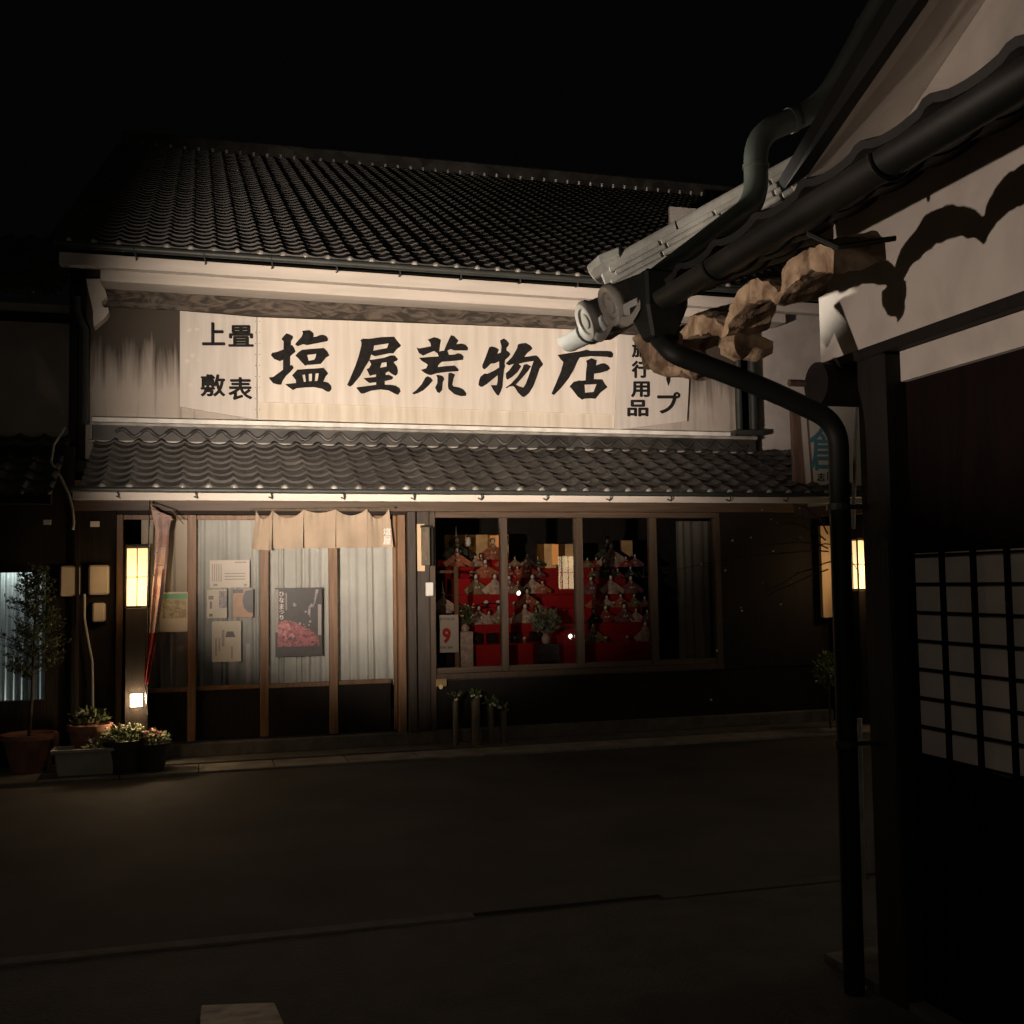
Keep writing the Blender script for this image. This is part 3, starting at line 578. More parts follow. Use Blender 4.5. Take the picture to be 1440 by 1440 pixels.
# ------------------------------------------------------------------ lanterns
def standing_lantern(p,w,d,h,z0,z1,label,grp,foot=True,power=14,pm='lamp_paper'):
    """black box lantern; p = centre of its foot; paper window from z0 to z1"""
    t=thing('standing_lantern',p,label,'lantern',grp); x,y,z=p; c=MB(); f=.014
    c.box(x-w/2,x+w/2,y-d/2,y+d/2,z,z0-.02)
    c.box(x-w/2-.006,x+w/2+.006,y-d/2-.006,y+d/2+.006,z1+.012,z1+.035)
    for i in(-1,1):
        for j in(-1,1): c.box(x+i*(w/2)-.008,x+i*(w/2)+.008,y+j*(d/2)-.008,y+j*(d/2)+.008,z0-.02,z1+.012)
    c.build('case','black_wood',t,bevel=.003)
    MB().box(x-w/2+.01,x+w/2-.01,y-d/2+.01,y+d/2-.01,z0,z1).build('paper_shade',pm,t)
    b=MB(); b.box(x-.004,x+.004,y+d/2-.008,y+d/2+.004,z0,z1); b.box(x-w/2+.008,x+w/2-.008,y+d/2-.006,y+d/2+.005,(z0+z1)/2-.003,(z0+z1)/2+.003); b.box(x-.004,x+.004,y-d/2+.002,y-d/2+.008,z0-.0,z1); b.box(x-w/2+.008,x+w/2-.008,y-d/2-.002,y-d/2+.004,(z0+z1)/2-.003,(z0+z1)/2+.003)
    for s in(-1,1):
        b.box(x+s*(w/2-.005)-.003,x+s*(w/2-.005)+.003,y-.003,y+.003,z0,z1); b.box(x+s*(w/2-.005)-.003,x+s*(w/2-.005)+.003,y-d/2+.008,y+d/2-.008,(z0+z1)/2-.003,(z0+z1)/2+.003)
    b.build('lattice','black_wood',t)
    if power:
        l=lamp('lantern_light','POINT',(0,0,0),power,(1.0,.60,.28),shadow_soft_size=.05); l.parent=t; l.location=(0,-d/2-.22,(z0+z1)/2-z-.05)
    return t
lx=(XY(178,9.7)+XY(209,9.7))/2; lw_=XY(209,9.7)-XY(177,9.7)
z0=ZY(193,852,9.6); z1=ZY(193,771,9.6)
lan=standing_lantern((lx,9.72,.035),lw_,.2,1.5,z0,z1,'tall black box lantern glowing yellow left of the shop doors','box lanterns',power=5)
fz=ZY(191,985,9.6)
fl=MB().box(lx-.045,lx+.045,9.602,9.618,fz-.05,fz+.05).build('foot_window','foot_glow',lan)
l=lamp('foot_light','POINT',(0,0,0),9,(1.0,.66,.36),shadow_soft_size=.03); l.parent=lan; l.location=(0,-.17,fz-.035)
# right hand lantern on the neighbour's front and the one opposite, seen mirrored in the window
rx=XY(1203,9.7); standing_lantern((rx+.07,9.72,.035),.19,.2,1.5,ZY(1203,828,9.6),ZY(1203,760,9.6),'yellow box lantern far right, seen as a narrow strip beside the black downpipe','box lanterns',power=6)
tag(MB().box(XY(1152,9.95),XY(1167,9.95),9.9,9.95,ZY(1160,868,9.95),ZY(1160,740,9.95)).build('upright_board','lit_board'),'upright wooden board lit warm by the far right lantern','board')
standing_lantern((5.28,4.4,.035),.2,.2,1.5,ZY(800,828,15.4),ZY(800,782,15.4),'yellow box lantern mirrored in the display window','box lanterns',power=0,pm='bright_paper')

# ------------------------------------------------------------------ banner leaning beside the lantern
bt=thing('leaning_banner',PY(206,1000,9.55),'rolled pink and white cloth banner on a pole leaning beside the lantern','banner')
secs=[(706,211,213),(711,212,226),(716,213,241),(722,214,243),(732,215,241),(745,219,238),(770,219,237),(800,217,234),(830,214,231),(860,212,226),(890,210,221),(920,207,216),(948,203,211),(962,203.5,208)]
V=[];F=[];nx=12
for j,(y,a,b) in enumerate(secs):
    for k in range(nx+1):
        s=k/nx; p=PY(a+(b-a)*s,y+ (s*10 if j<4 else 0),9.56); V.append(p+Vector((0,.012*math.sin(s*PI*3.3+j*.5)+.006*math.sin(s*11-j),0)))
for j in range(len(secs)-1):
    for k in range(nx): c=j*(nx+1)+k; F.append((c,c+1,c+nx+2,c+nx+1))
cl=MB().add(V,F[:nx*10]).build('cloth','flag_cloth',bt,smooth=True)
MB().add(V,F[nx*10:]).build('cloth_tip','flag_red',bt,smooth=True)
MB().tube([PY(211,704,9.59),PY(204,965,9.59),PY(208,1005,9.6)],.007,8).build('pole','chrome',bt,smooth=True)
mk=MB()
for (x,y,w,h) in ((220,722,5,2),(231,727,6,2),(222,737,14,1.2),(216,776,6,1.5),(226,768,8,1.2),(221,794,9,1.5),(214,808,5,2),(222,758,2,7)):
    a=PY(x,y,9.53); b=PY(x+w,y+h,9.53); mk.box(a.x,b.x,9.528,9.53,b.z,a.z)
mk.build('dark_marking','print_dark',bt)
MB().tube([PY(211,708,9.52),PY(243,719,9.52),PY(258,737,9.53)],.005,6).build('cross_rod','bamboo',bt)

# ------------------------------------------------------------------ small fittings on the front
def plate(name,x0,y0,x1,y1,Y,t,m,label,cat,group=None,bev=.006):
    return tag(rect(x0,y0,x1,y1,Y,t).build(name,m,bevel=bev),label,cat,group)
def meter(x0,y0,x1,y1,label):
    a=PY(x0,y0,9.97); b=PY(x1,y1,9.97); t=thing('meter_box',((a.x+b.x)/2,9.97,b.z),label,'meter box','beige meter boxes on the boarding')
    MB().box(a.x,b.x,9.87,9.97,b.z,a.z).build('cover','meter_box',t,bevel=.014)
    MB().box(a.x-.01,b.x+.01,9.955,9.985,b.z-.012,a.z+.012).build('back_plate','black_wood',t)
    return t
meter(126,795,154,836,'larger beige meter box right of the black cable, nearest the lantern')
meter(86,796,113,838,'beige meter box left of the black cable, half in shadow')
meter(131,848,149,874,'small beige meter box below the other two')
plate('name_label',127,733,140,741,9.975,.01,'white_plastic','small white label high on the boarding left of the doors','label',bev=.002)
plate('name_label',61,731,72,738,9.5,.01,'white_plastic','small white label glinting in the dark front of the left house','label',bev=.002)
plate('intercom',598,819,609,838,9.93,.03,'white_plastic','white intercom on the post between doors and display window','intercom')
t=thing('wooden_nameplate',PY(593,806,9.95),'framed wooden nameplate hanging on the post right of the doors','nameplate')
rect(586,737,597,803,9.97,.02).build('board','lit_board',t); rect(592,741,604,795,9.90,.03).build('front_board','bamboo',t,bevel=.004)
rect(604,742,607,796,9.96,.09).build('side_board','black_wood',t)
rect(591,739,605,742,9.94,.07).build('cap','black_wood',t)
for i in range(4): rect(595,748+i*11,600,755+i*11,9.868,.001).build('carved_mark','sign_wood',t)
t=thing('house_number_plate',PY(620,968,9.9),'small gold plate with a round emblem at the lower left corner of the display window','plate')
rect(613,955,628,965,9.93,.008).build('plate','brass',t,bevel=.002); MB().tube([PY(620,966,9.925),PY(620,966,9.918)],.02,14).build('round_emblem','brass',t)
# cable and conduit by the left house
tag(MB().tube([PY(92,600,9.6),PY(76,625,9.6),PY(72,650,9.6),PY(86,672,9.6),PY(97,695,9.6),PY(102,715,9.6),PY(104,735,9.6),PY(102,745,9.6)],.011,8).build('loose_cable','plastic_pale',smooth=True),'loose grey cable looping down the edge of the left house','cable')
tag(MB().tube([PY(119,835,9.9),PY(119,870,9.9),PY(124,900,9.9),PY(130,930,9.9),PY(131,1010,9.9)],.01,8).build('meter_cable','plastic_pale',smooth=True),'thin grey pipe running down below the meter boxes','pipe')

# ------------------------------------------------------------------ plants in front
def pot(p,r0,r1,h,m,label,cat,rim=True,round_=True):
    t=thing('flower_pot',p,label,cat)
    pr=[(r0,0),(r0+(r1-r0)*.9,h*.86),(r1*1.07,h*.86),(r1*1.08,h),(r1*.96,h),(r1*.93,h*.9)]
    MB().lathe(pr,p,22).build('pot',m,t,smooth=True)
    MB().lathe([(r1*.93,h*.86),(r1*.5,h*.91),(.001,h*.92)],p,16,cap=False).build('soil','soil',t)
    return t
def leaves(mb,c,rx,rz,n,sz,rnd,shape=2.2,up=.2):
    for _ in range(n):
        while True:
            v=Vector((rnd.uniform(-1,1),rnd.uniform(-1,1),rnd.uniform(-1,1)))
            if v.length<1: break
        p=Vector(c)+Vector((v.x*rx,v.y*rx,v.z*rz)); d=(Vector((v.x,v.y,abs(v.z)*.5+up))+Vector([rnd.uniform(-.6,.6) for _ in range(3)])).normalized()
        s=d.cross(Vector((rnd.uniform(-1,1),rnd.uniform(-1,1),1))).normalized(); L=sz*rnd.uniform(.6,1.3); w=L/shape
        mb.quad(p,p+d*L*.5+s*w*.5,p+d*L,p+d*L*.5-s*w*.5)
rnd=random.Random(11)
def gz(px,py): 
    p=PZ(px,py,.03); return p
# conifer in terracotta pot
P=gz(40,1084); t=pot(P,.13,.2,.30,'terracotta','slim dark conifer in a terracotta pot before the left window','potted tree')
tr=MB(); top=P+Vector((.05,0,1.62)); tr.tube([P+Vector((0,0,.24)),P+Vector((.02,0,.6)),P+Vector((.03,0,1.1)),top],[.016,.013,.009,.004],8)
fo=MB()
for i in range(95):
    h=.72+.9*(i/95); an=rnd.uniform(0,2*PI); rr=(.30*(1-(i/95))**.6+.05)*rnd.uniform(.5,1.05)*(.75 if h<.85 else 1)
    b0=P+Vector((.03,0,h)); b1=b0+Vector((math.cos(an)*rr,math.sin(an)*rr,rr*.45)); tr.tube([b0,b1],[.004,.0015],4)
    for k in range(13):
        q=b0.lerp(b1,rnd.uniform(.25,1.08)); leaves(fo,q,.022,.022,4,.035,rnd,3,.3)
tr.build('trunk','bark',t); fo.build('foliage','leaf_dark',t)
# terracotta support beside it
tag(MB().tube([P+Vector((.20,-.04,.30)),P+Vector((.215,-.05,.2)),P+Vector((.17,-.05,.1)),P+Vector((.16,-.05,.0)),P+Vector((.24,-.06,0))],[.035,.03,.022,.022,.025],10).build('clay_stand','terracotta',smooth=True),'curved clay stand leg beside the conifer pot','stand')
# pot with bowl plant
P=Vector((XY(128,9.6),9.62,.035))
t=pot(P,.12,.165,.36,'terracotta','wide clay bowl of low plants standing behind the plastic trough','potted plant')
fo=MB(); leaves(fo,P+Vector((0,0,.40)),.14,.06,260,.06,rnd); fo.build('foliage','leaf_dark',t)
fl=MB(); [fl.ball(P+Vector((rnd.uniform(-.1,.12),-.1,.44+rnd.uniform(-.02,.03))),.013,6,4) for _ in range(7)]; fl.build('blossom','petal_white',t)
# white flower pot
P=Vector((XY(176,9.40),9.42,.022))
t=pot(P,.11,.155,.26,'dark_pot','dark pot of small white flowers below the lantern','potted plant')
fo=MB(); leaves(fo,P+Vector((0,0,.29)),.15,.07,420,.05,rnd); fo.build('foliage','leaf_mid',t)
fl=MB(); 
for _ in range(30):
    a=rnd.uniform(0,2*PI);r=rnd.uniform(.02,.15); q=P+Vector((r*math.cos(a),r*math.sin(a),.34+rnd.uniform(-.02,.035)))
    fl.ball(q,.010,6,4)
fl.build('blossom','petal_white',t)
# pink flower pot
P=Vector((XY(214,9.42),9.44,.022))
t=pot(P,.10,.14,.22,'dark_pot','dark pot of pink flowers right of the white flowered pot','potted plant')
fo=MB(); leaves(fo,P+Vector((0,0,.25)),.14,.05,330,.045,rnd); fo.build('foliage','leaf_mid',t)
fl=MB(); 
for _ in range(26):
    a=rnd.uniform(0,2*PI);r=rnd.uniform(.02,.12); q=P+Vector((r*math.cos(a)-.01,r*math.sin(a),.29+rnd.uniform(-.03,.03)))
    for k in range(4): fl.ball(q+Vector((rnd.uniform(-.012,.012),rnd.uniform(-.012,.012),rnd.uniform(-.006,.006))),.0095,6,4)
fl.build('blossom','petal_pink',t)
# trough
a=PY(73,1050,9.32);b=PY(165,1082,9.32); t=thing('plastic_trough',((a.x+b.x)/2,9.4,.022),'pale rectangular plastic planting trough on the kerb slabs','planter')
x0,x1=a.x,b.x; zz0,zz1=.024,.024+.20
V=[(x0+.04,9.33,zz0),(x1-.03,9.33,zz0),(x1-.03,9.50,zz0),(x0+.04,9.50,zz0),(x0+.01,9.31,zz1),(x1-.01,9.31,zz1),(x1-.01,9.53,zz1),(x0+.01,9.53,zz1)]
MB().add(V,[(0,3,2,1),(0,1,5,4),(1,2,6,5),(2,3,7,6),(3,0,4,7)]).build('trough','plastic_pale',t,bevel=.012)
MB().box(x0-.01,x1+.01,9.29,9.315,zz1-.012,zz1+.015).box(x0-.01,x1+.01,9.525,9.55,zz1-.012,zz1+.015).box(x0-.01,x0+.012,9.316,9.524,zz1-.012,zz1+.015).box(x1-.012,x1+.01,9.316,9.524,zz1-.012,zz1+.015).build('rim','plastic_pale',t,bevel=.003)
MB().box(x0+.015,x1-.015,9.32,9.52,zz1-.04,zz1-.025).build('soil','soil',t)
fo=MB(); leaves(fo,Vector((x1-.15,9.42,zz1+.03)),.09,.05,70,.05,rnd); fo.build('sprout','leaf_pale',t)
# bamboo vases under the display window
G='cut bamboo vases under the display window'
for i,(px,py0,py1,r,lab) in enumerate([(641,984,1030,.026,'thin bamboo vase standing first from the left under the window'),(669,982,1029,.042,'thickest bamboo vase, brownish, under the window'),(690,992,1028,.028,'bamboo vase third from the left with pale flowers'),(708,1000,1027,.030,'shortest bamboo vase at the right of the row')]):
    Yb=9.72; b=PY(px,py1,Yb); b.z=.036; tp=ZY(px,py0,Yb)
    t=thing('bamboo_vase',b,lab,'vase',G); V=[];F=[];n=14
    for zf_ in (0,1):
        for k in range(n):
            an=2*PI*k/n; z=b.z if zf_==0 else tp+r*.8*math.cos(an)
            V.append((b.x+r*math.cos(an),b.y+r*math.sin(an),z))
    for k in range(n):
        V.append((b.x+r*.8*math.cos(2*PI*k/n),b.y+r*.8*math.sin(2*PI*k/n),tp+r*.8*math.cos(2*PI*k/n)-.0005)); 
    for k in range(n): F.append((k,(k+1)%n,n+(k+1)%n,n+k)); F.append((n+k,n+(k+1)%n,2*n+(k+1)%n,2*n+k))
    F.append(tuple(range(n-1,-1,-1)))
    MB().add(V,F).build('culm','bamboo',t,smooth=True)
    MB().lathe([(r+.001,0),(r+.004,.006),(r+.001,.012)],Vector((b.x,b.y,b.z+(tp-b.z)*.5)),14,cap=False).build('node_ring','bamboo',t)
    fo=MB(); leaves(fo,Vector((b.x,b.y,tp+.03)),.05,.03,26,.05,rnd); fo.build('leaf_spray','leaf_mid',t)
    fl=MB(); [fl.ball(Vector((b.x+rnd.uniform(-.05,.05),b.y-.03,tp+rnd.uniform(.0,.05))),.011,6,4) for _ in range(4)]; fl.build('blossom','petal_white',t)
# plum branches at the right
pt=thing('plum_tree',(6.0,9.35,.02),'thin plum tree with few white blossoms before the dark right end of the shop','tree')
br_=MB(); bl=MB(); base=Vector((6.0,9.35,.02))
pts=[base,base+Vector((-.02,0,.5)),base+Vector((.03,0,1.0)),base+Vector((-.05,-.02,1.4))]; br_.tube(pts,[.03,.025,.018,.012],8)
def bough(ax,ay,bx,by,cx,cy,Y,r=.008):
    P0=PY(ax,ay,Y);P1=PY(bx,by,Y);P2=PY(cx,cy,Y); L=[]
    for i in range(9):
        t=i/8; q=P0*(1-t)**2+P1*2*t*(1-t)+P2*t*t; L.append(q+Vector((rnd.uniform(-.008,.008),rnd.uniform(-.03,.03),rnd.uniform(-.008,.008))))
    br_.tube(L,[r*(1-i/10) for i in range(9)],6)
    for i in range(5):
        q=L[rnd.randint(2,8)]; e=q+Vector((rnd.uniform(-.14,.1),rnd.uniform(-.1,.1),rnd.uniform(-.05,.14))); br_.tube([q,e],[r*.4,r*.2],4)
        if rnd.random()<.5: bl.ball(e,.008,6,4)
TP=pts[-1]
for A in [((1165,770),(1100,745),(1000,800)),((1165,775),(1080,770),(905,812)),((1160,760),(1120,720),(1060,745)),((1170,790),(1120,800),(1010,880)),((1165,750),(1140,700),(1075,705)),((1150,765),(1190,760),(1210,820)),((1165,800),(1080,830),(1050,860))]:
    bough(*A[0],*A[1],*A[2],9.35)
for x,y in ((1056,756),(1020,802),(1000,984),(1087,775),(1008,915),(1030,760),(1148,958),(1098,850)): bl.ball(PY(x,y,9.3),.011,8,5)
br_.build('branches','bark',pt); bl.build('blossom','petal_white',pt)
# low shrub at the far right edge
sh=thing('low_shrub',(XY(1168,9.5),9.5,.03),'low leafy shrub at the foot of the right neighbour beside the downpipe','shrub')
q=PY(1165,945,9.5); fo=MB(); leaves(fo,Vector((q.x,9.5,q.z)),.12,.18,350,.05,rnd); fo.build('foliage','leaf_mid',sh); MB().tube([(q.x,9.5,.03),(q.x,9.5,q.z)],.012,6).build('stem','bark',sh)

# ------------------------------------------------------------------ doll display inside the window
def tiers(px0,px1,Y0,steps,label):
    """steps: list of (py of the tread front edge, Y of that edge)"""
    x0=XY(px0,Y0);x1=XY(px1,Y0); t=thing('doll_platform',((x0+x1)/2,Y0,.34),label,'stand'); out=[]
    mb=MB(); Yb=Y0+.24*len(steps)+.1; zprev=.34
    for i,zt in enumerate(steps):
        ya=Y0+.22*i; mb.box(x0,x1,ya,Yb-.0+.001*i,zprev+(.001 if i else 0),zt); zprev=zt; out.append((zt,ya))
    mb.build('steps','red_felt',t,bevel=.006)
    return x0,x1,out
def doll(loc,m,scale,label,hat=None,rz=0,grp='festival dolls on the red tiers',wide=1.0):
    t=thing('festival_doll',(0,0,0),label,'doll',grp)
    # flared robe, wider than deep, with pointed sleeves
    rb=MB(); rb.lathe([(.001,0),(.10*wide,0),(.105*wide,.012),(.085*wide,.05),(.055,.10),(.034,.135),(.022,.155),(.012,.162)],(0,0,0),16,1.0,.62)
    for s in(-1,1):
        rb.add([(s*.02,-.035,.135),(s*.05,-.03,.125),(s*.155*wide,-.05,.045),(s*.12*wide,-.075,.0),(s*.045,-.06,.05),(s*.03,.0,.13),(s*.14*wide,.0,.035),(s*.11*wide,-.01,.0)],
          [(0,1,2,3,4),(5,7,6,1) if False else (5,6,2,1),(5,4,3,7),(3,2,6,7),(0,4,5),(0,5,1)])
    rb.build('robe',m,t,smooth=True)
    cl=MB(); cl.add([(-.022,-.03,.15),(.022,-.03,.15),(.0,-.052,.105)],[(0,1,2)]); cl.lathe([(.05,.06),(.052,.07)],(0,-.01,0),12,.9,.9,False); cl.build('collar','silk_white',t)
    MB().ball((0,-.012,.185),.024,12,8,.85,.9,1.12).build('head','porcelain',t,smooth=True)
    h=MB(); h.ball((0,.001,.192),.027,12,8,.98,.95,1.05); h.ball((0,.016,.165),.018,8,6,1,.8,1.6); h.build('hair','ink',t,smooth=True)
    MB().ball((-.018,-.062,.075),.010,8,5).ball((.018,-.062,.075),.010,8,5).build('hand','porcelain',t)
    if hat=='tall': MB().lathe([(.016,.21),(.012,.225),(.006,.26),(.003,.31),(.001,.32)],(0,.005,0),8).build('hat','lacquer' if False else 'porcelain',t)
    if hat=='crown':
        c=MB(); c.lathe([(.02,.208),(.022,.216)],(0,0,0),10,cap=False)
        for k in range(5): a=PI*k/4; c.tube([(.018*math.cos(a),-.01,.215),(.03*math.cos(a),-.01,.215+.03*math.sin(a)+.008)],.002,4)
        c.build('crown','gold',t)
    if hat=='cap': MB().lathe([(.022,.205),(.02,.22),(.012,.235)],(0,.004,0),10).build('hat','ink',t,smooth=True)
    t.location=loc; t.scale=(scale,)*3; t.rotation_euler=(0,0,rz); return t
Y0=10.42
stepz=[.86,.985,1.11,1.235,1.36,1.50,1.64]
stepz=[ZY(690,907,10.42),ZY(690,878,10.64),ZY(690,856,10.86),ZY(690,836,11.08),ZY(690,813,11.3),ZY(690,797,11.52),ZY(690,787,11.74)]
stepz=sorted(stepz)
x0,x1,S1=tiers(655,768,Y0,stepz,'red felt stepped platform holding the brightly lit dolls at the left of the window')
x0b,x1b,S2=tiers(790,925,Y0+.05,[z-.02 for z in stepz],'dimmer red felt stepped platform at the right of the window')
mb=MB().box(XY(629,11.5),x0-.01,11.3,11.9,.34,stepz[5]); tag(mb.build('side_stand','red_felt'),'tall red covered block at the left end of the doll platform','stand')
mb=MB().box(XY(628,11.9),XY(668,11.9),11.74,11.9,.34,ZY(650,787,11.8)); tag(mb.build('side_stand','red_felt'),'rear red covered block under the emperor doll','stand')
def on(px,tier,S=S1,dy=.11): zt,ya=S[tier]; return (XY(px,ya+dy,800),ya+dy,zt+.001)
top=ZY(650,787,11.8)+.001
doll((XY(644,11.72),11.78,top),'silk_black',1.15,'emperor doll in black robe with a tall white hat on the top tier','tall',.1)
doll((XY(697,11.72),11.84,stepz[6]+.001),'silk_orange',1.1,'empress doll in orange robe with a gold crown before the gold screen','crown',-.1)
doll((XY(644,11.3),11.36,stepz[5]+.001),'silk_orange',.95,'orange robed lady doll just below the emperor',None,0,wide=1.1)
doll(on(682,4),'silk_orange',.95,'court lady doll with wide spread sleeves on the fifth tier',None,0,wide=1.25)
doll(on(739,4),'silk_red',.95,'red and white court lady doll on the fifth tier right of the first mullion')
doll(on(668,3),'silk_olive',1.0,'olive robed musician doll on the middle tier at left',None,.2)
doll(on(695,3),'silk_white',1.0,'pale robed musician doll on the middle tier at centre')
doll(on(715,3),'silk_plum',.9,'musician doll half hidden behind the first window mullion')
doll(on(748,3),'silk_white',.95,'pale robed musician doll with drum right of the first mullion')
doll(on(740,2),'silk_orange',.9,'minister doll in orange on the third tier near the flowers','cap')
doll(on(672,1),'silk_white',.85,'white robed servant doll on the second tier at left',None,.1,wide=1.2)
doll(on(700,1),'silk_olive',.85,'servant doll on the second tier behind the first mullion')
doll(on(737,1),'silk_white',.9,'white robed servant doll on the second tier right of the mullion',None,0,wide=1.2)
doll((XY(622,10.6),10.6,ZY(622,862,10.6)),'silk_white',1.0,'white robed doll standing alone on a shelf at the far left of the window','tall')
tag(MB().box(XY(612,10.6),XY(632,10.6),10.5,10.7,.34,ZY(622,862,10.6)-.001).build('side_stand','lacquer'),'black block carrying the lone white doll at far left','stand')
for i,(px,ti,m,h) in enumerate([(855,6,'silk_black','cap'),(860,5,'silk_white','crown'),(850,4,'silk_black',None),(830,3,'silk_plum',None),(858,3,'silk_white',None),(886,3,'silk_plum',None),(850,1,'silk_red',None),(876,1,'silk_plum','cap'),(832,0,'silk_olive',None),(905,0,'silk_white',None)]):
    doll(on(px,ti,S2),m,[1.2,1.3,1.05,.9,.95,.9,.85,.9,.9,.95][i],['large dark doll on the top of the right platform','large pale faced doll second from the top of the right platform','black robed doll in the middle of the right platform','plum doll at the left of the fourth tier, right platform','pale doll at the centre of the fourth tier, right platform','plum doll at the right of the fourth tier, right platform','red robed doll on the second tier, right platform','capped plum doll on the second tier, right platform','olive doll at the lower left of the right platform','pale doll at the lower right of the right platform'][i],h)
lamp('display_fill','POINT',(XY(668,11.0),10.72,2.16),6.0,(1.0,.72,.48),None,shadow_soft_size=.08)  # added fill without a fixture, brightens the dolls at the left
rr_=random.Random(21); silks=['silk_olive','silk_white','silk_plum','silk_red','silk_orange','silk_black']
desc=['leftmost','second from left','third from left','fourth from left','fifth from left','sixth from left','rightmost']
extra=[(S1,5,[668,676,706,724,741,756],'sixth tier, left platform'),(S1,4,[716,727,757],'fifth tier, left platform'),(S1,3,[728,762],'fourth tier, left platform'),(S1,1,[686,722,752],'second tier, left platform'),(S2,5,[826,838,880,893],'sixth tier, right platform'),(S2,4,[832,868,886],'fifth tier, right platform'),(S2,2,[835,852,872,890,905],'third tier, right platform'),(S2,1,[833,893,908],'second tier, right platform')]
cn={'silk_olive':'olive','silk_white':'pale','silk_plum':'plum','silk_red':'red','silk_orange':'orange','silk_black':'black'}
for S_,ti,pxs,where in extra:
    for k,px in enumerate(pxs):
        m_=rr_.choice(silks); p=on(px,ti,S_,.05+.03*(k%2))
        doll(p,m_,rr_.uniform(.5,.68),'tiny %s doll, %s of the small ones, %s'%(cn[m_],desc[k],where),rr_.choice([None,'cap','crown']),rr_.uniform(-.4,.4),grp='tiny dolls between the larger ones')
for i,(S_,ti,px,lab) in enumerate([(S1,0,706,'small gilt bowl on the lowest tier beside the first mullion'),(S1,0,736,'small gilt bowl on the lowest tier between cart and palanquin'),(S1,2,722,'small gilt bowl on the third tier near the mullion'),(S1,2,755,'small gilt bowl on the third tier behind the flowers'),(S2,0,850,'small gilt bowl on the lowest tier of the right platform, left one'),(S2,0,880,'small gilt bowl on the lowest tier of the right platform, right one'),(S2,2,862,'small gilt bowl on the third tier, right platform'),(S1,6,676,'small gilt bowl before the gold screen on the top tier')]):
    p=on(px,ti,S_,.04); t=thing('gilt_bowl',p,lab,'bowl','small gilt bowls on the tiers')
    MB().lathe([(.012,0),(.014,.008),(.006,.012),(.022,.028),(.028,.045),(.024,.044)],p,12).build('bowl','brass',t,smooth=True); MB().ball(Vector(p)+Vector((0,0,.05)),.016,8,5).build('sweet','porcelain',t,smooth=True)
# gold screens
def screen(px0,px1,py0,py1,Y,n,label):
    a=PY(px0,py0,Y);b=PY(px1,py1,Y);w=(b.x-a.x)/n; t=thing('gold_screen',((a.x+b.x)/2,Y,b.z),label,'folding screen','gold folding screens')
    for i in range(n):
        y0_,y1_=(Y,Y+.05) if i%2==0 else (Y+.05,Y)
        q=[(a.x+w*i+.001,y0_,b.z),(a.x+w*(i+1)-.001,y1_,b.z),(a.x+w*(i+1)-.001,y1_,a.z),(a.x+w*i+.001,y0_,a.z)]
        MB().add(q+[(x,y+.008,z) for x,y,z in q],[(0,1,2,3),(7,6,5,4),(0,4,5,1),(1,5,6,2),(2,6,7,3),(3,7,4,0)]).build('leaf_panel','gold',t)
    return t
screen(625,716,752,787,11.98,6,'gold folding screen behind the emperor and empress dolls')
screen(752,812,765,812,11.7,4,'gold folding screen behind the mullion in the middle of the window')
screen(858,890,760,790,12.0,2,'dim gold folding screen at the back of the right platform')
# small lamps and vessels
def bonbori(p,h,label,glow):
    t=thing('paper_lamp_stand',p,label,'lamp','small stand lamps by the dolls'); x,y,z=p
    MB().lathe([(.03,0),(.03,.008),(.006,.014),(.005,h*.6)],p,10).build('stand','lacquer',t)
    MB().lathe([(.02,h*.6),(.03,h*.7),(.03,h*.9),(.02,h)],p,8).build('lamp_shade',glow,t)
bonbori((XY(659,11.7),11.7,top),.24,'small stand lamp between emperor and empress','porcelain')
bonbori((XY(711,11.7),11.7,stepz[6]+.001),.26,'small pale stand lamp right of the empress, behind the mullion','porcelain')
t=MB().box(XY(690,11.95),XY(704,11.95),11.955,11.965,ZY(690,775,11.95),ZY(690,753,11.95)).build('glowing_panel','glow_gold'); tag(t,'orange glowing panel lamp behind the empress doll','lamp')
t=MB().box(XY(776,11.66),XY(785,11.66),11.64,11.65,ZY(690,795,11.66),ZY(690,766,11.66)).build('glowing_panel','glow_gold'); tag(t,'orange glowing panel lamp before the middle gold screen','lamp')
def tray(p,label,m='lacquer'):
    t=thing('offering_tray',p,label,'tray','lacquer trays on the tiers'); MB().lathe([(.03,0),(.034,.006),(.012,.012),(.012,.04),(.055,.046),(.058,.054),(.05,.05)],p,14).build('tray',m,t,smooth=True)
    MB().ball(Vector(p)+Vector((0,0,.062)),.026,10,6,1,1,.8).build('rice_cake','porcelain',t,smooth=True)
tray(on(683,2),'lacquer tray with white offering on the third tier at left')
tray(on(663,4),'lacquer tray with white offering beside the wide sleeved lady')
tray(on(700,2),'lacquer tray with offering near the first mullion on the third tier')
for i,(px,lab) in enumerate([(668,'black lacquer chest on the lowest tier at left'),(690,'black lacquer chest on the lowest tier by the mullion'),(722,'black lacquer cart just right of the first mullion'),(750,'black lacquer palanquin with white glint at the lowest tier')]):
    p=Vector(on(px,0)); t=thing('lacquer_furniture',p,lab,'toy furniture','lacquer toy furniture')
    MB().box(p.x-.05,p.x+.05,p.y-.03,p.y+.03,p.z+.015,p.z+.1).build('body','lacquer',t,bevel=.004)
    MB().box(p.x-.056,p.x+.056,p.y-.036,p.y+.036,p.z+.102,p.z+.112).build('lid','lacquer',t,bevel=.003)
    for k in(-1,1):
        MB().box(p.x+k*.045-.005,p.x+k*.045+.005,p.y-.03,p.y-.02,p.z,p.z+.014).build('leg','lacquer',t)
    MB().box(p.x-.008,p.x+.008,p.y-.033,p.y-.0305,p.z+.05,p.z+.066).build('fitting','chrome',t)
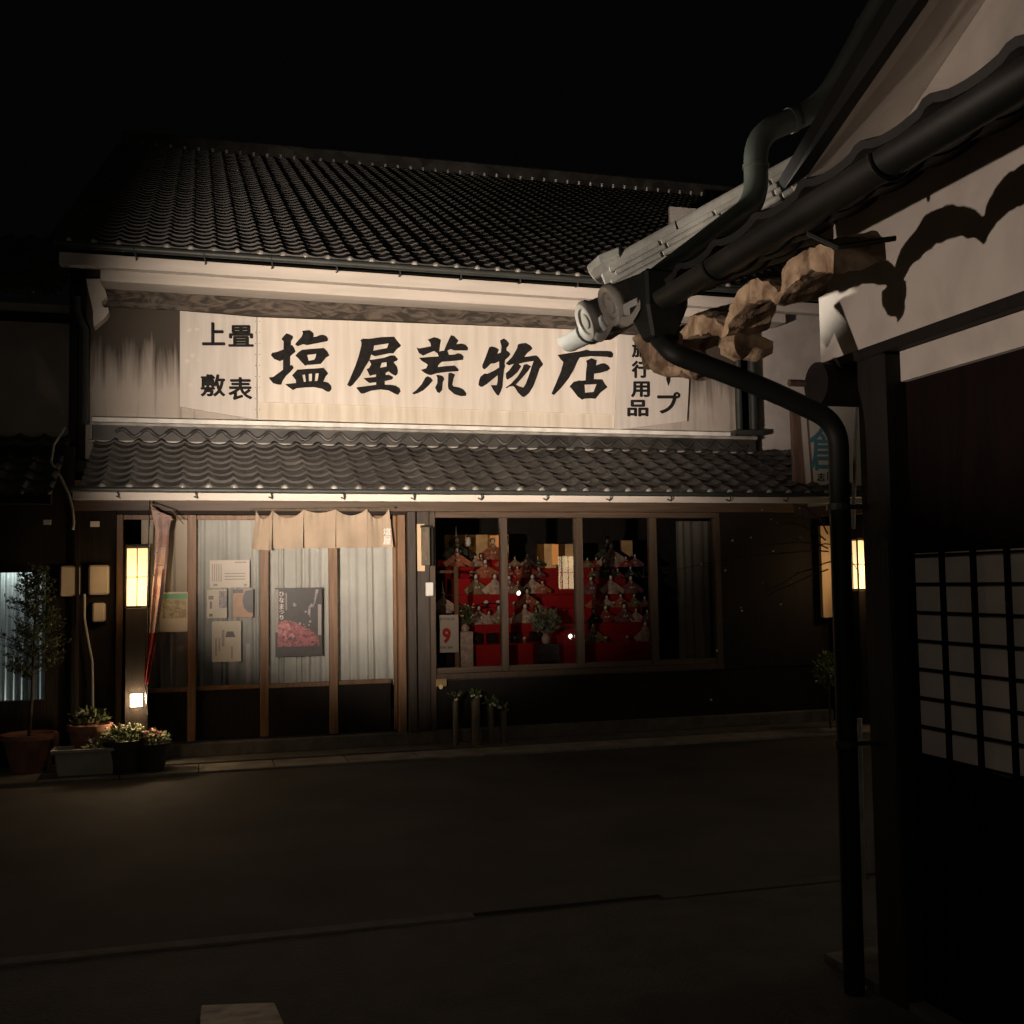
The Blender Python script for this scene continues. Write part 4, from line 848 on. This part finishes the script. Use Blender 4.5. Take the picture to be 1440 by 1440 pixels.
# plants in display
def vase_flowers(p,h,rx,rz,m,label,n=260,sz=.05):
    t=thing('flower_vase',p,label,'flower vase'); MB().lathe([(.03,0),(.045,.03),(.04,h*.6),(.022,h*.9),(.03,h)],p,14).build('vase','silk_white',t,smooth=True)
    fo=MB(); leaves(fo,Vector(p)+Vector((0,0,h+rz*.8)),rx,rz,n,sz,rnd,1.6); fo.build('bloom',m,t)
    return t
vase_flowers((XY(765,10.36),10.34,ZY(765,905,10.3)),.10,.12,.13,'leaf_pale','large pale flower arrangement right of centre in the window',420,.06)
tag(MB().box(XY(752,10.3),XY(782,10.3),10.24,10.41,.34,ZY(765,905,10.3)-.001).build('side_stand','lacquer'),'black block carrying the large pale flower arrangement','stand')
t=vase_flowers((XY(653,10.34),10.34,ZY(653,888,10.3)),.07,.075,.10,'leaf_mid','small green tree with white blossoms behind the calendar post',300,.035)
bl=MB(); q0=Vector((XY(653,10.34),10.34,ZY(653,888,10.3)+.17)); [bl.ball(q0+Vector((rnd.uniform(-.07,.07),-.07,rnd.uniform(-.08,.09))),.008,6,4) for _ in range(12)]; bl.build('blossom','petal_white',t)
tag(MB().box(XY(645,10.3),XY(662,10.3),10.25,10.41,.34,ZY(653,888,10.3)-.001).build('side_stand','silk_white'),'pale narrow block under the small green tree','stand')
# calendar on T stand
t=thing('calendar_stand',(XY(642,10.2),10.22,.34),'light wooden T shaped post behind the glass at the left of the window','post')
MB().box(XY(638.5,10.2),XY(644.5,10.2),10.2,10.23,.34,ZY(642,796,10.2)).build('post','door_wood',t); MB().box(XY(614,10.2),XY(637.9,10.2),10.2,10.23,ZY(630,806,10.2),ZY(630,802,10.2)).build('arm','door_wood',t)
a=PY(617,865,10.17);b=PY(645,917,10.17)
t=thing('day_calendar',((a.x+b.x)/2,10.17,b.z),'white day calendar sheet with a big red number nine hanging on the wooden post','calendar')
MB().box(a.x,b.x,10.165,10.17,b.z,a.z).build('sheet','paper_white',t)
mb=MB(); glyph(mb,'9',622,883,634,905,0,.001,.045,lambda x,y:PY(x,y,10.162)); mb.build('red_number','print_red',t)
mb=MB()
for i,(u,v,w) in enumerate([(619,869,4),(624,868.6,3),(628,869,5),(635,868.6,4),(618.5,909,9),(629,909,8)]):
    p=PY(u,v,10.162);q=PY(u+w,v+3,10.162); mb.box(p.x,q.x,10.1615,10.1635,q.z,p.z)
mb.build('small_print','print_grey',t)
# unseen bulbs on posts, added so that their reflections glint in the window
for i,(px,py) in enumerate(((803,895),(811,895),(730,834))):
    d=ray(px,py); tt=(FY/d.y); hit=C0+d*tt; rr=Vector((d.x,-d.y,d.z)); k=(hit.y-4.75)/d.y; p=hit+rr*k
    if p.z<.1: p.z=.12
    t=thing('glint_bulb',(p.x,p.y,.004),['left small white bulb added for its glint low in the window','right small white bulb added for its glint low in the window','single small white bulb added for its glint left of the window centre'][i],'lamp','bulbs added opposite the shop for their reflections')
    MB().tube([(p.x,p.y,.004),(p.x,p.y,p.z-.03)],.012,8).build('post','gutter_dark',t); MB().ball(p,.028,10,6,1,1,1.4).build('bulb','bulb',t,smooth=True)

# ------------------------------------------------------------------ left neighbour
lh=thing('left_house',(-3.2,10.5,0),'dark tiled house adjoining the shop on the left','building')
LE=XY(97,10.5,550)
MB().box(-8,LE,10.5,10.6,2.4,4.05).build('upper_wall','grey_wall',lh)
MB().box(LE+.002,-1.07,10.46,10.62,2.3,4.25).build('corner_post','black_wood',lh)
MB().box(-8,LE-.0,10.44,10.498,3.88,3.96).build('upper_beam','black_wood',lh)
rf=MB();en=MB(); tile_roof(rf,en,(-6.3,10.2,4.08),(1,0,0),(0,3,1.4),25,.205,3.2,.25); rf=rf.build('upper_roof','tile',lh,smooth=True); child(en,'tile_end','tile',rf,lh,smooth=True)
rf=MB();en=MB(); tile_roof(rf,en,(-6.3,9.2,2.25),(1,0,0),(0,1.3,.6),26,.2,1.43,.22); rf=rf.build('lower_roof','tile',lh,smooth=True); child(en,'tile_end','tile',rf,lh,smooth=True)
MB().box(-8,-1.12,9.22,9.3,2.16,2.24).build('lower_fascia','black_wood',lh)
wx=XY(66,10.0); wz0=ZY(30,985,10.0); wz1=ZY(30,805,10.0)
MB().box(-8,XY(105,10.0)-.003,9.95,10.05,wz1,2.7).build('front_boarding','black_wood',lh)
MB().box(-8,XY(105,10.0)-.003,9.95,10.05,.03,wz0).build('lower_boarding','dark_wood',lh)
MB().box(wx,XY(105,10.0)-.003,9.95,10.05,wz0,wz1).build('wall_panel','dark_wood',lh)
MB().box(-8,wx,9.955,9.96,wz0,wz1).build('window_glass','door_glass',lh)
MB().tube([(-1.06,10.36,4.1),(-1.05,10.36,3.95),(-.985,10.38,3.8),(-.985,10.38,2.95)],.03,8).build('downpipe','gutter_dark',lh,smooth=True)
MB().box(XY(108,9.9),XY(112,9.9),9.86,9.9,.1,2.1).build('edge_post','black_wood',lh)
o=drape('curtain','curtain',-60,70,800,990,10.30,12,.024,'pale cool curtain in the lit window behind the potted conifer','curtain')
lamp('left_curtain_wash','POINT',(-1.55,10.12,1.80),8,(.80,.96,1.0),shadow_soft_size=.03)  # added lamp hidden behind the boarding, stands in for street light on the curtain
lamp('left_curtain_wash','POINT',(-1.9,10.12,.35),9,(.80,.96,1.0),shadow_soft_size=.03)  # second added lamp, hidden low, washing the same curtain
MB().box(-8,-1.2,12.4,12.5,0,2.6).box(-8,-1.2,10.06,12.4,2.5,2.6).build('room','room_dark',lh)

# ------------------------------------------------------------------ right neighbour across the street
rh=thing('right_house',(7.6,10.6,0),'white plastered house adjoining the shop on the right','building')
nx0=XY(1066,10.7,580)
MB().box(nx0,12,10.7,10.8,2.2,4.6).build('upper_wall','plaster',rh)
rf=MB(); tile_roof(rf,None,(nx0+.25,9.4,2.33),(1,0,0),(0,1.2,.5),24,.2,1.3,.22); rf.build('lower_roof','tile',rh,smooth=True)
MB().box(6.25,12,10.0,10.1,.03,2.5).build('front_boarding','black_wood',rh)
rf=MB();en=MB(); tile_roof(rf,en,(5.9,13.6,6.05),(1,-.0,-.01),(0,3,1.6),32,.21,3.2,.25); rf=rf.build('rear_roof','tile',rh,smooth=True); child(en,'tile_end','tile_end',rf,rh,smooth=True)
a=PY(940,292,13.9);b=PY(985,318,13.9); MB().box(a.x,b.x,13.85,13.9,b.z,a.z).build('gable_patch','plaster',rh)
MB().box(5.9,13,13.95,14.05,3,6.15).build('rear_wall','black_wood',rh)
# framed sign standing out from that house
hs=thing('projecting_sign',PY(1150,720,9.3),'framed white sign with teal lettering half hidden by the black downpipe','sign')
fs=lambda x,y:PY(x,y,9.35-(x-1115)*.0012)
def sp(mb,pts,f,t,n=(0.1,1,0)): return mb.poly([pts],f,t,n)
sp(MB(),[(1113,560),(1128,562),(1141,722),(1120,725)],lambda x,y:PY(x,y,9.36),.06).build('side_frame','sign_wood',hs)
sp(MB(),[(1125,556),(1225,545),(1225,705),(1137,713)],lambda x,y:PY(x,y,9.34),.02).build('white_border','paper_white',hs)
sp(MB(),[(1132,557),(1222,548),(1222,697),(1143,703)],lambda x,y:PY(x,y,9.335),.004).build('inner_line','sign_wood',hs)
sp(MB(),[(1135,559),(1219,550),(1219,692),(1146,698)],lambda x,y:PY(x,y,9.33),.004).build('face','paper_white',hs)
sp(MB(),[(1128,713),(1225,705),(1225,722),(1130,727)],lambda x,y:PY(x,y,9.345),.04).build('bottom_frame','sign_wood',hs)
gl([('倉',1138,596,1176,662)],lambda x,y:PY(x,y,9.324),hs,'teal_paint',.03,'teal_character')
gl([('志',1149,665,1160,677),('同',1163,664,1173,676)],lambda x,y:PY(x,y,9.324),hs,'ink',.02,'small_character')

# ------------------------------------------------------------------ near building at the right
nb=thing('near_house',(3.4,1.5,0),'dark timber and white plaster house close by at the right with tiled eave and gutters','building')
NX=2.4; YE=3.86
MB().box(NX,NX+.12,-2,YE,2.345,3.02).build('side_wall','plaster',nb)
MB().box(NX-.035,NX+.1,-2,YE,2.30,2.343).build('wall_beam','black_wood',nb,bevel=.004)
MB().box(NX+.01,NX+.12,-2,3.36,2.19,2.298).build('lower_plaster_band','plaster',nb)
MB().box(NX+.03,NX+.12,-2,3.36,1.60,2.188).build('door_transom','red_wood',nb)
MB().box(NX-.06,NX+.14,3.362,3.53,0,2.298).build('corner_post','black_wood',nb,bevel=.01)
MB().tube([(NX-.10,3.74,2.245),(NX+.12,3.74,2.245)],.085,20).build('beam_end','black_wood',nb,smooth=True)
MB().tube([(NX-.17,3.82,2.262),(NX-.02,3.82,2.262)],.014,8).build('peg','sign_wood',nb,smooth=True)
# shoji door
dr=MB(); Ya,Yb=-1.0,3.33; zb,zt=.878,1.567
dr.box(NX+.012,NX+.07,Ya,Yb+.03,.02,zb-.012); dr.box(NX+.006,NX+.07,Yb+.0,Yb+.03,zb-.01,zt+.01); dr.box(NX+.010,NX+.07,Ya,Yb+.03,zt+.011,1.598)
dr=dr.build('lattice_door','red_wood',nb)
child(MB().box(NX+.018,NX+.03,Ya,Yb,zb-.01,zt+.01),'shoji_paper','shoji_paper',dr,nb)
lt=MB(); pitch=.156; n=int((Yb-Ya)/pitch)
for i in range(1,n+1): y=Yb-i*pitch; lt.box(NX+.002,NX+.0165,y-.0075,y+.0075,zb-.01,zt+.01)
for j in range(0,8): z=zb+(zt-zb)*j/7; lt.box(NX+.006,NX+.0168,Ya,Yb,z-.0042,z+.0042)
child(lt,'lattice','red_wood',dr,nb)
# street side front of the near house, low plinth
MB().box(NX+.2,9,3.65,3.85,0,2.6).build('street_front','black_wood',nb)
MB().box(NX-.05,9,-2,3.9,-.1,.03).build('plinth','kerbstone',nb)
# upper gable wall and its verge, rising towards the viewer
GX=2.62
def gline(p,q,X,t): a=PX(*p,X);b=PX(*q,X); return a+(b-a)*t
wa=gline((1275,165),(1385,0),GX,-1.2); wb=gline((1275,165),(1385,0),GX,4)
MB().add([(GX,wa.y,wa.z),(GX,wb.y,wb.z),(GX,wb.y-3,wb.z),(GX,wb.y-3,2.6),(GX,wa.y,2.6)]+[(GX+.1,wa.y,wa.z),(GX+.1,wb.y,wb.z),(GX+.1,wb.y-3,wb.z),(GX+.1,wb.y-3,2.6),(GX+.1,wa.y,2.6)],[(0,1,2,3,4),(9,8,7,6,5),(0,5,6,1),(1,6,7,2),(2,7,8,3),(3,8,9,4),(4,9,5,0)]).build('gable_wall','plaster',nb)
def verge(p1,q1,p2,q2,X,X2,name,m,t0=-.25,t1=3,th=.04):
    a=gline(p1,q1,X,t0);b=gline(p1,q1,X,t1);c=gline(p2,q2,X2,t1);d=gline(p2,q2,X2,t0); nrm=(b-a).cross(d-a).normalized(); 
    if nrm.z<0: nrm=-nrm
    P=[a,b,c,d]; MB().add(P+[p+nrm*th for p in P],[(0,1,2,3),(7,6,5,4),(0,4,5,1),(1,5,6,2),(2,6,7,3),(3,7,4,0)]).build(name,m,nb)
verge((1150,225),(1307,0),(1275,165),(1385,0),2.25,GX-.003,'verge_soffit','plaster')
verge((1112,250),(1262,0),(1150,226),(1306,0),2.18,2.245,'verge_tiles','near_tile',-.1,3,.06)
# pent roof
EX=1.50
rf=MB();en=MB()
tile_roof(rf,None,(EX+.09,-1.4,2.55),(0,1,0),(.9,0,.36),22,.27,1.0,.22,amp=.013,thick=.010)
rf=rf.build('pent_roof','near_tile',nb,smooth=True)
def roller(c,r,L,nn=20):
    mb=MB(); c=Vector(c); ax=Vector((.92,0,.39)); q=ax.to_track_quat('Z','Y').to_matrix(); V=[];F=[]
    prof=[(1e-4,-.012),(r*.35,-.012),(r*.4,-.004),(r*.62,-.002),(r*.68,-.012),(r*.93,-.016),(r*1.02,-.004),(r*1.02,.015),(r*.9,.03),(r*.9,L)]
    for rr,z in prof:
        for k in range(nn): V.append(c+q@Vector((rr*math.cos(2*PI*k/nn),rr*math.sin(2*PI*k/nn),z)))
    for i in range(len(prof)-1):
        for k in range(nn): F.append((i*nn+k,i*nn+(k+1)%nn,(i+1)*nn+(k+1)%nn,(i+1)*nn+k))
    return mb.add(V,F)
p1=PX(836,452,1.53); p2=PX(868,428,1.53)
roller((1.50,p1.y,p1.z),.082,.22).build('round_eave_tile','silver_tile',nb,smooth=True)
roller((1.50,p2.y-.02,p2.z-.01),.082,.26).build('round_eave_tile','silver_tile',nb,smooth=True)
# curved eave tile lips between
for yy in (p1.y-.13,p2.y-.15):
    V=[];F=[]
    for i in range(9):
        s=i/8; y=yy+.11-.22*s; z=p1.z-.075-.035*math.sin(PI*s); V+= [(1.515,y,z+.035),(1.515,y,z),(1.8,y,z+.16)]
    for i in range(8): a=i*3; F+=[(a,a+3,a+4,a+1),(a,a+2,a+5,a+3)]
    MB().add(V,F).build('eave_lip','silver_tile',nb,smooth=True)
# hip ridge: stacked flat tiles rising from the street corner to the wall
h0=Vector((1.80,4.60,2.93)); h1=Vector((2.50,3.90,3.28)); hd=(h1-h0)
side=hd.cross(Vector((0,0,1))).normalized(); hu=side.cross(hd).normalized()
for lay,(off,w,th) in enumerate([(-.05,.15,.028),(-.085,.19,.026),(-.12,.23,.026),(-.155,.27,.026)]):
    mb=MB()
    for s in range(4):
        a=h0+hd*(s/4+.003+(.05 if lay%2 else 0)*.5); b=h0+hd*((s+1)/4-.003+(.05 if lay%2 else 0)*.5); mb.bar(a+hu*off,b+hu*off,w,th)
    mb.build('ridge_course','silver_tile',nb,bevel=.005)
mb=MB()
for s in range(3):
    a=h0+hd*(s/3+.004); b=h0+hd*((s+1)/3-.004); mb.tube([a+hu*-.02,b+hu*-.02],.052,14)
mb.build('ridge_cap','silver_tile',nb,smooth=True)
# ridge end ornament: two scrolled lobes
on_=MB(); e0=h0-hd.normalized()*.03
on_.tube([e0+hu*.0-hd.normalized()*.07,e0+hu*.01,e0+hd.normalized()*.10],[.052,.06,.056],7)
on_=on_.build('ridge_end_tile','silver_tile',nb,bevel=.006)
q=h0-hd.normalized()*.05-hu*.10
mb=MB().add([q+side*.06+hu*.07,q-side*.10+hu*.05,q-side*.12-hu*.02,q-side*.02-hu*.15,q+side*.05-hu*.12]+[p+hd.normalized()*.08 for p in (q+side*.06+hu*.07,q-side*.07+hu*.06,q-side*.08-hu*.02,q-side*.01-hu*.15,q+side*.05-hu*.12)],[(0,1,2,3,4),(9,8,7,6,5),(0,5,6,1),(1,6,7,2),(2,7,8,3),(3,8,9,4),(4,9,5,0)])
mb.build('ridge_end_scroll','silver_tile',nb,bevel=.012)
# corner roof slope under the hip
MB().add([(1.66,4.62,2.60),(1.85,4.8,2.65),(2.5,3.95,3.1),(2.4,3.2,2.93),(1.66,3.2,2.58)]+[(1.68,4.58,2.57),(1.85,4.76,2.62),(2.5,3.9,3.06),(2.4,3.2,2.9),(1.68,3.2,2.55)],[(0,1,2,3,4),(9,8,7,6,5),(0,5,6,1),(1,6,7,2),(2,7,8,3),(3,8,9,4),(4,9,5,0)]).build('corner_slope','tile',nb)
# gutters
def gut(a,b,r,name,m,n=14):
    a=Vector(a);b=Vector(b);d=(b-a).normalized(); sd=d.cross(Vector((0,0,1))).normalized(); u=sd.cross(d); V=[];F=[]
    for p in (a,b):
        for k in range(n+1): t=PI*k/n; V.append(p+sd*math.cos(t)*r-u*math.sin(t)*r)
        for k in range(n+1): t=PI*(n-k)/n; V.append(p+sd*math.cos(t)*(r-.004)-u*math.sin(t)*(r-.004)+u*.002)
    M=2*(n+1)
    for k in range(M): F.append((k,(k+1)%M,M+(k+1)%M,M+k))
    F.append(tuple(range(M))); F.append(tuple(range(2*M-1,M-1,-1)))
    return MB().add(V,F).build(name,m,nb,smooth=True)
ga=PX(801,477,1.57); gb=PX(915,420,1.57)
gut(ga,gb,.056,'gutter_end','gutter_grey')
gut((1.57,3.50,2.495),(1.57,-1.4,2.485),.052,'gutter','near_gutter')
for px in (830,866):
    g0=PX(px,477-(px-801)*.5,1.57); MB().tube([g0+Vector((math.cos(PI*k/10)*.061,0,-math.sin(PI*k/10)*.061)) for k in range(11)],.006,6).build('gutter_strap','gutter_grey',nb,smooth=True)
for y in (3.1,2.2,1.45): MB().tube([Vector((1.57,y,2.49))+Vector((math.cos(PI*k/10)*.056,0,-math.sin(PI*k/10)*.056)) for k in range(11)],.006,6).build('gutter_strap','near_gutter',nb,smooth=True)
MB().tube([(1.60,2.62,2.44),(1.68,2.60,2.40),(1.85,2.58,2.43)],.008,6).build('gutter_bracket','gutter_dark',nb)
# hopper and lower downpipe
f0=PX(925,395,1.60); f1=PX(933,455,1.60)
hp=MB(); cx,cy=1.60,f0.y
def ring4(z,w,d): return [(cx-w,cy-d,z),(cx+w,cy-d,z),(cx+w,cy+d,z),(cx-w,cy+d,z)]
V=ring4(2.60,.085,.09)+ring4(2.47,.08,.085)+ring4(2.36,.045,.045); F=[(0,1,2,3),(11,10,9,8)]
for L_ in (0,4):
    for k in range(4): F.append((L_+k,L_+(k+1)%4,L_+4+(k+1)%4,L_+4+k))
hp.add(V,F).build('rain_hopper','pipe_black',nb,bevel=.01)
z2=PX(950,500,1.62)
e1=PY(1165,578,3.5); e2=PY(1190,612,3.5)
def smooth_path(pts,k=6):
    out=[Vector(pts[0])]
    for i in range(1,len(pts)-1):
        a,b,c=Vector(pts[i-1]),Vector(pts[i]),Vector(pts[i+1]); r=min((b-a).length,(c-b).length)*.38
        p=b+(a-b).normalized()*r; q=b+(c-b).normalized()*r
        for j in range(k+1): t=j/k; out.append(p*(1-t)**2+b*2*t*(1-t)+q*t*t)
    out.append(Vector(pts[-1])); return out
pz=[Vector((cx,cy,2.37)),PY(944,492,3.56),PY(975,520,3.54),PY(1186,590,3.5),PY(1197,900,3.5),PY(1207,1300,3.5)]
pz[-1]=Vector((pz[-2].x,3.5,.0)); pz[-2].z=1.0
MB().tube(smooth_path([pz[0],PY(946,497,3.56),PY(1070,543,3.52),PY(1179,594,3.5),PY(1180,690,3.5),Vector((PY(1181,800,3.5).x,3.5,.03))],8),.037,16).build('lower_downpipe','pipe_black',nb,smooth=True)
st=MB()
xq=PY(1181,800,3.5).x
for z in (1.75,.9): st.lathe([(.041,-.012),(.041,.012)],(xq,3.5,z),14); st.box(xq+.03,NX-.055,3.49,3.51,z-.008,z+.008)
st.build('pipe_clamp','gutter_dark',nb)
# upper downpipe from the high roof
up_=[PY(1262,-40,3.75),PY(1158,150,3.85),PY(1062,190,3.85),PY(1064,285,3.85),PY(930,375,3.62)]
up_[-1]=Vector((cx,cy,2.585))
MB().tube(smooth_path(up_,8),.048,16).build('upper_downpipe','pipe_green',nb,smooth=True)
for p,q in ((PY(1110,170,3.85),PY(1116,168,3.85)),(PY(1063,232,3.85),PY(1063,237,3.85)),(PY(1222,35,3.8),PY(1219,40,3.8))): MB().tube([p,q],.053,14).build('pipe_joint','pipe_green',nb,smooth=True)
# row of rough clay pantiles under the eave behind the gutter: an open wavy sheet, seen from below
nY_=150; Yc0,Yc1=2.60,3.95; V=[];F=[]
def nz(y,k): return .5*math.sin(23*y+k)+.35*math.sin(51*y+2*k)+.25*math.sin(97*y+3*k)
per=.36
def wav(y):
    u=((3.98-y)/per)%1.0; u=u**.82
    return math.sin(PI*u)**.55
AW=lambda y:.095+.03*max(0,min(1,(3.2-y)/.6))
XS=[1.665,1.69,1.72,1.75,1.79,1.83]; K2=len(XS)
for i in range(nY_+1):
    y=Yc0+(Yc1-Yc0)*i/nY_; zc=2.305+.012*math.sin(9*y)
    for top in (1,0):
        for j,x in enumerate(XS if top else XS[::-1]):
            e=0 if 0<j<K2-1 else .006
            th=.046-e; nn_=.010*nz(y*1.3+x*9,x*17+top*2)
            V.append((x+.008*nz(y*1.7,top+j),y+.006*nz(y+x*5,3),zc+(x-1.66)*.30+((.022-e+AW(y)*wav(y)) if top else (-.030+e+AW(y)*.72*wav(y)))+nn_*.8))
M=2*K2
for i in range(nY_):
    for j in range(M): a=i*M+j;b=i*M+(j+1)%M; F.append((a,b,b+M,a+M))
F.append(tuple(range(M))); F.append(tuple(range((nY_+1)*M-1,nY_*M-1,-1)))
MB().add(V,F).build('clay_tile_row','clay',nb,smooth=True)
for k in (1,2):   # lumps of bedding clay squeezed out in the troughs
    y=3.98-.36*k+.03; 
    if y<2.6: break
    mb=MB(); c=Vector((1.74,y-.02,2.27)); r_=random.Random(k); n=12;m_=8;W_=[]
    for a in range(m_+1):
        for b in range(n):
            th=PI*a/m_;ph=2*PI*b/n; q=1+.28*math.sin(3*ph+k)+.16*r_.uniform(-1,1); W_.append(c+Vector((.09*math.sin(th)*math.cos(ph)*q,.05*math.sin(th)*math.sin(ph)*q,.04*math.cos(th)*q)))
    FF=[(a*n+b,a*n+(b+1)%n,(a+1)*n+(b+1)%n,(a+1)*n+b) for a in range(m_) for b in range(n)]
    MB().add(W_,FF).build('clay_bedding','clay',nb,smooth=True)
# big corner clay tile hanging below the gutter end
big=[(884,474),(915,462),(948,468),(955,505),(952,527),(932,530),(915,524),(903,505)]
o=MB().poly([big],lambda x,y:PX(x,y,1.66),.12,(1,0,0)).build('corner_clay_tile','clay',nb,bevel=.012)
# plaster soffit piece under the corner
MB().add([(2.39,3.86,2.36),(1.95,4.15,2.40),(1.95,3.55,2.42),(2.39,3.3,2.42)]+[(2.39,3.86,2.34),(1.95,4.15,2.38),(1.95,3.55,2.40),(2.39,3.3,2.40)],[(0,1,2,3),(7,6,5,4),(0,4,5,1),(1,5,6,2),(2,6,7,3),(3,7,4,0)])
# thin conduit beside the corner post
MB().tube([PY(1204,555,4.0),PY(1200,744,4.0)],.008,8).build('conduit','gutter_grey',nb)
MB().tube([PY(1209,1010,4.1),PY(1214,1240,4.1)],.010,8).build('conduit','gutter_grey',nb)
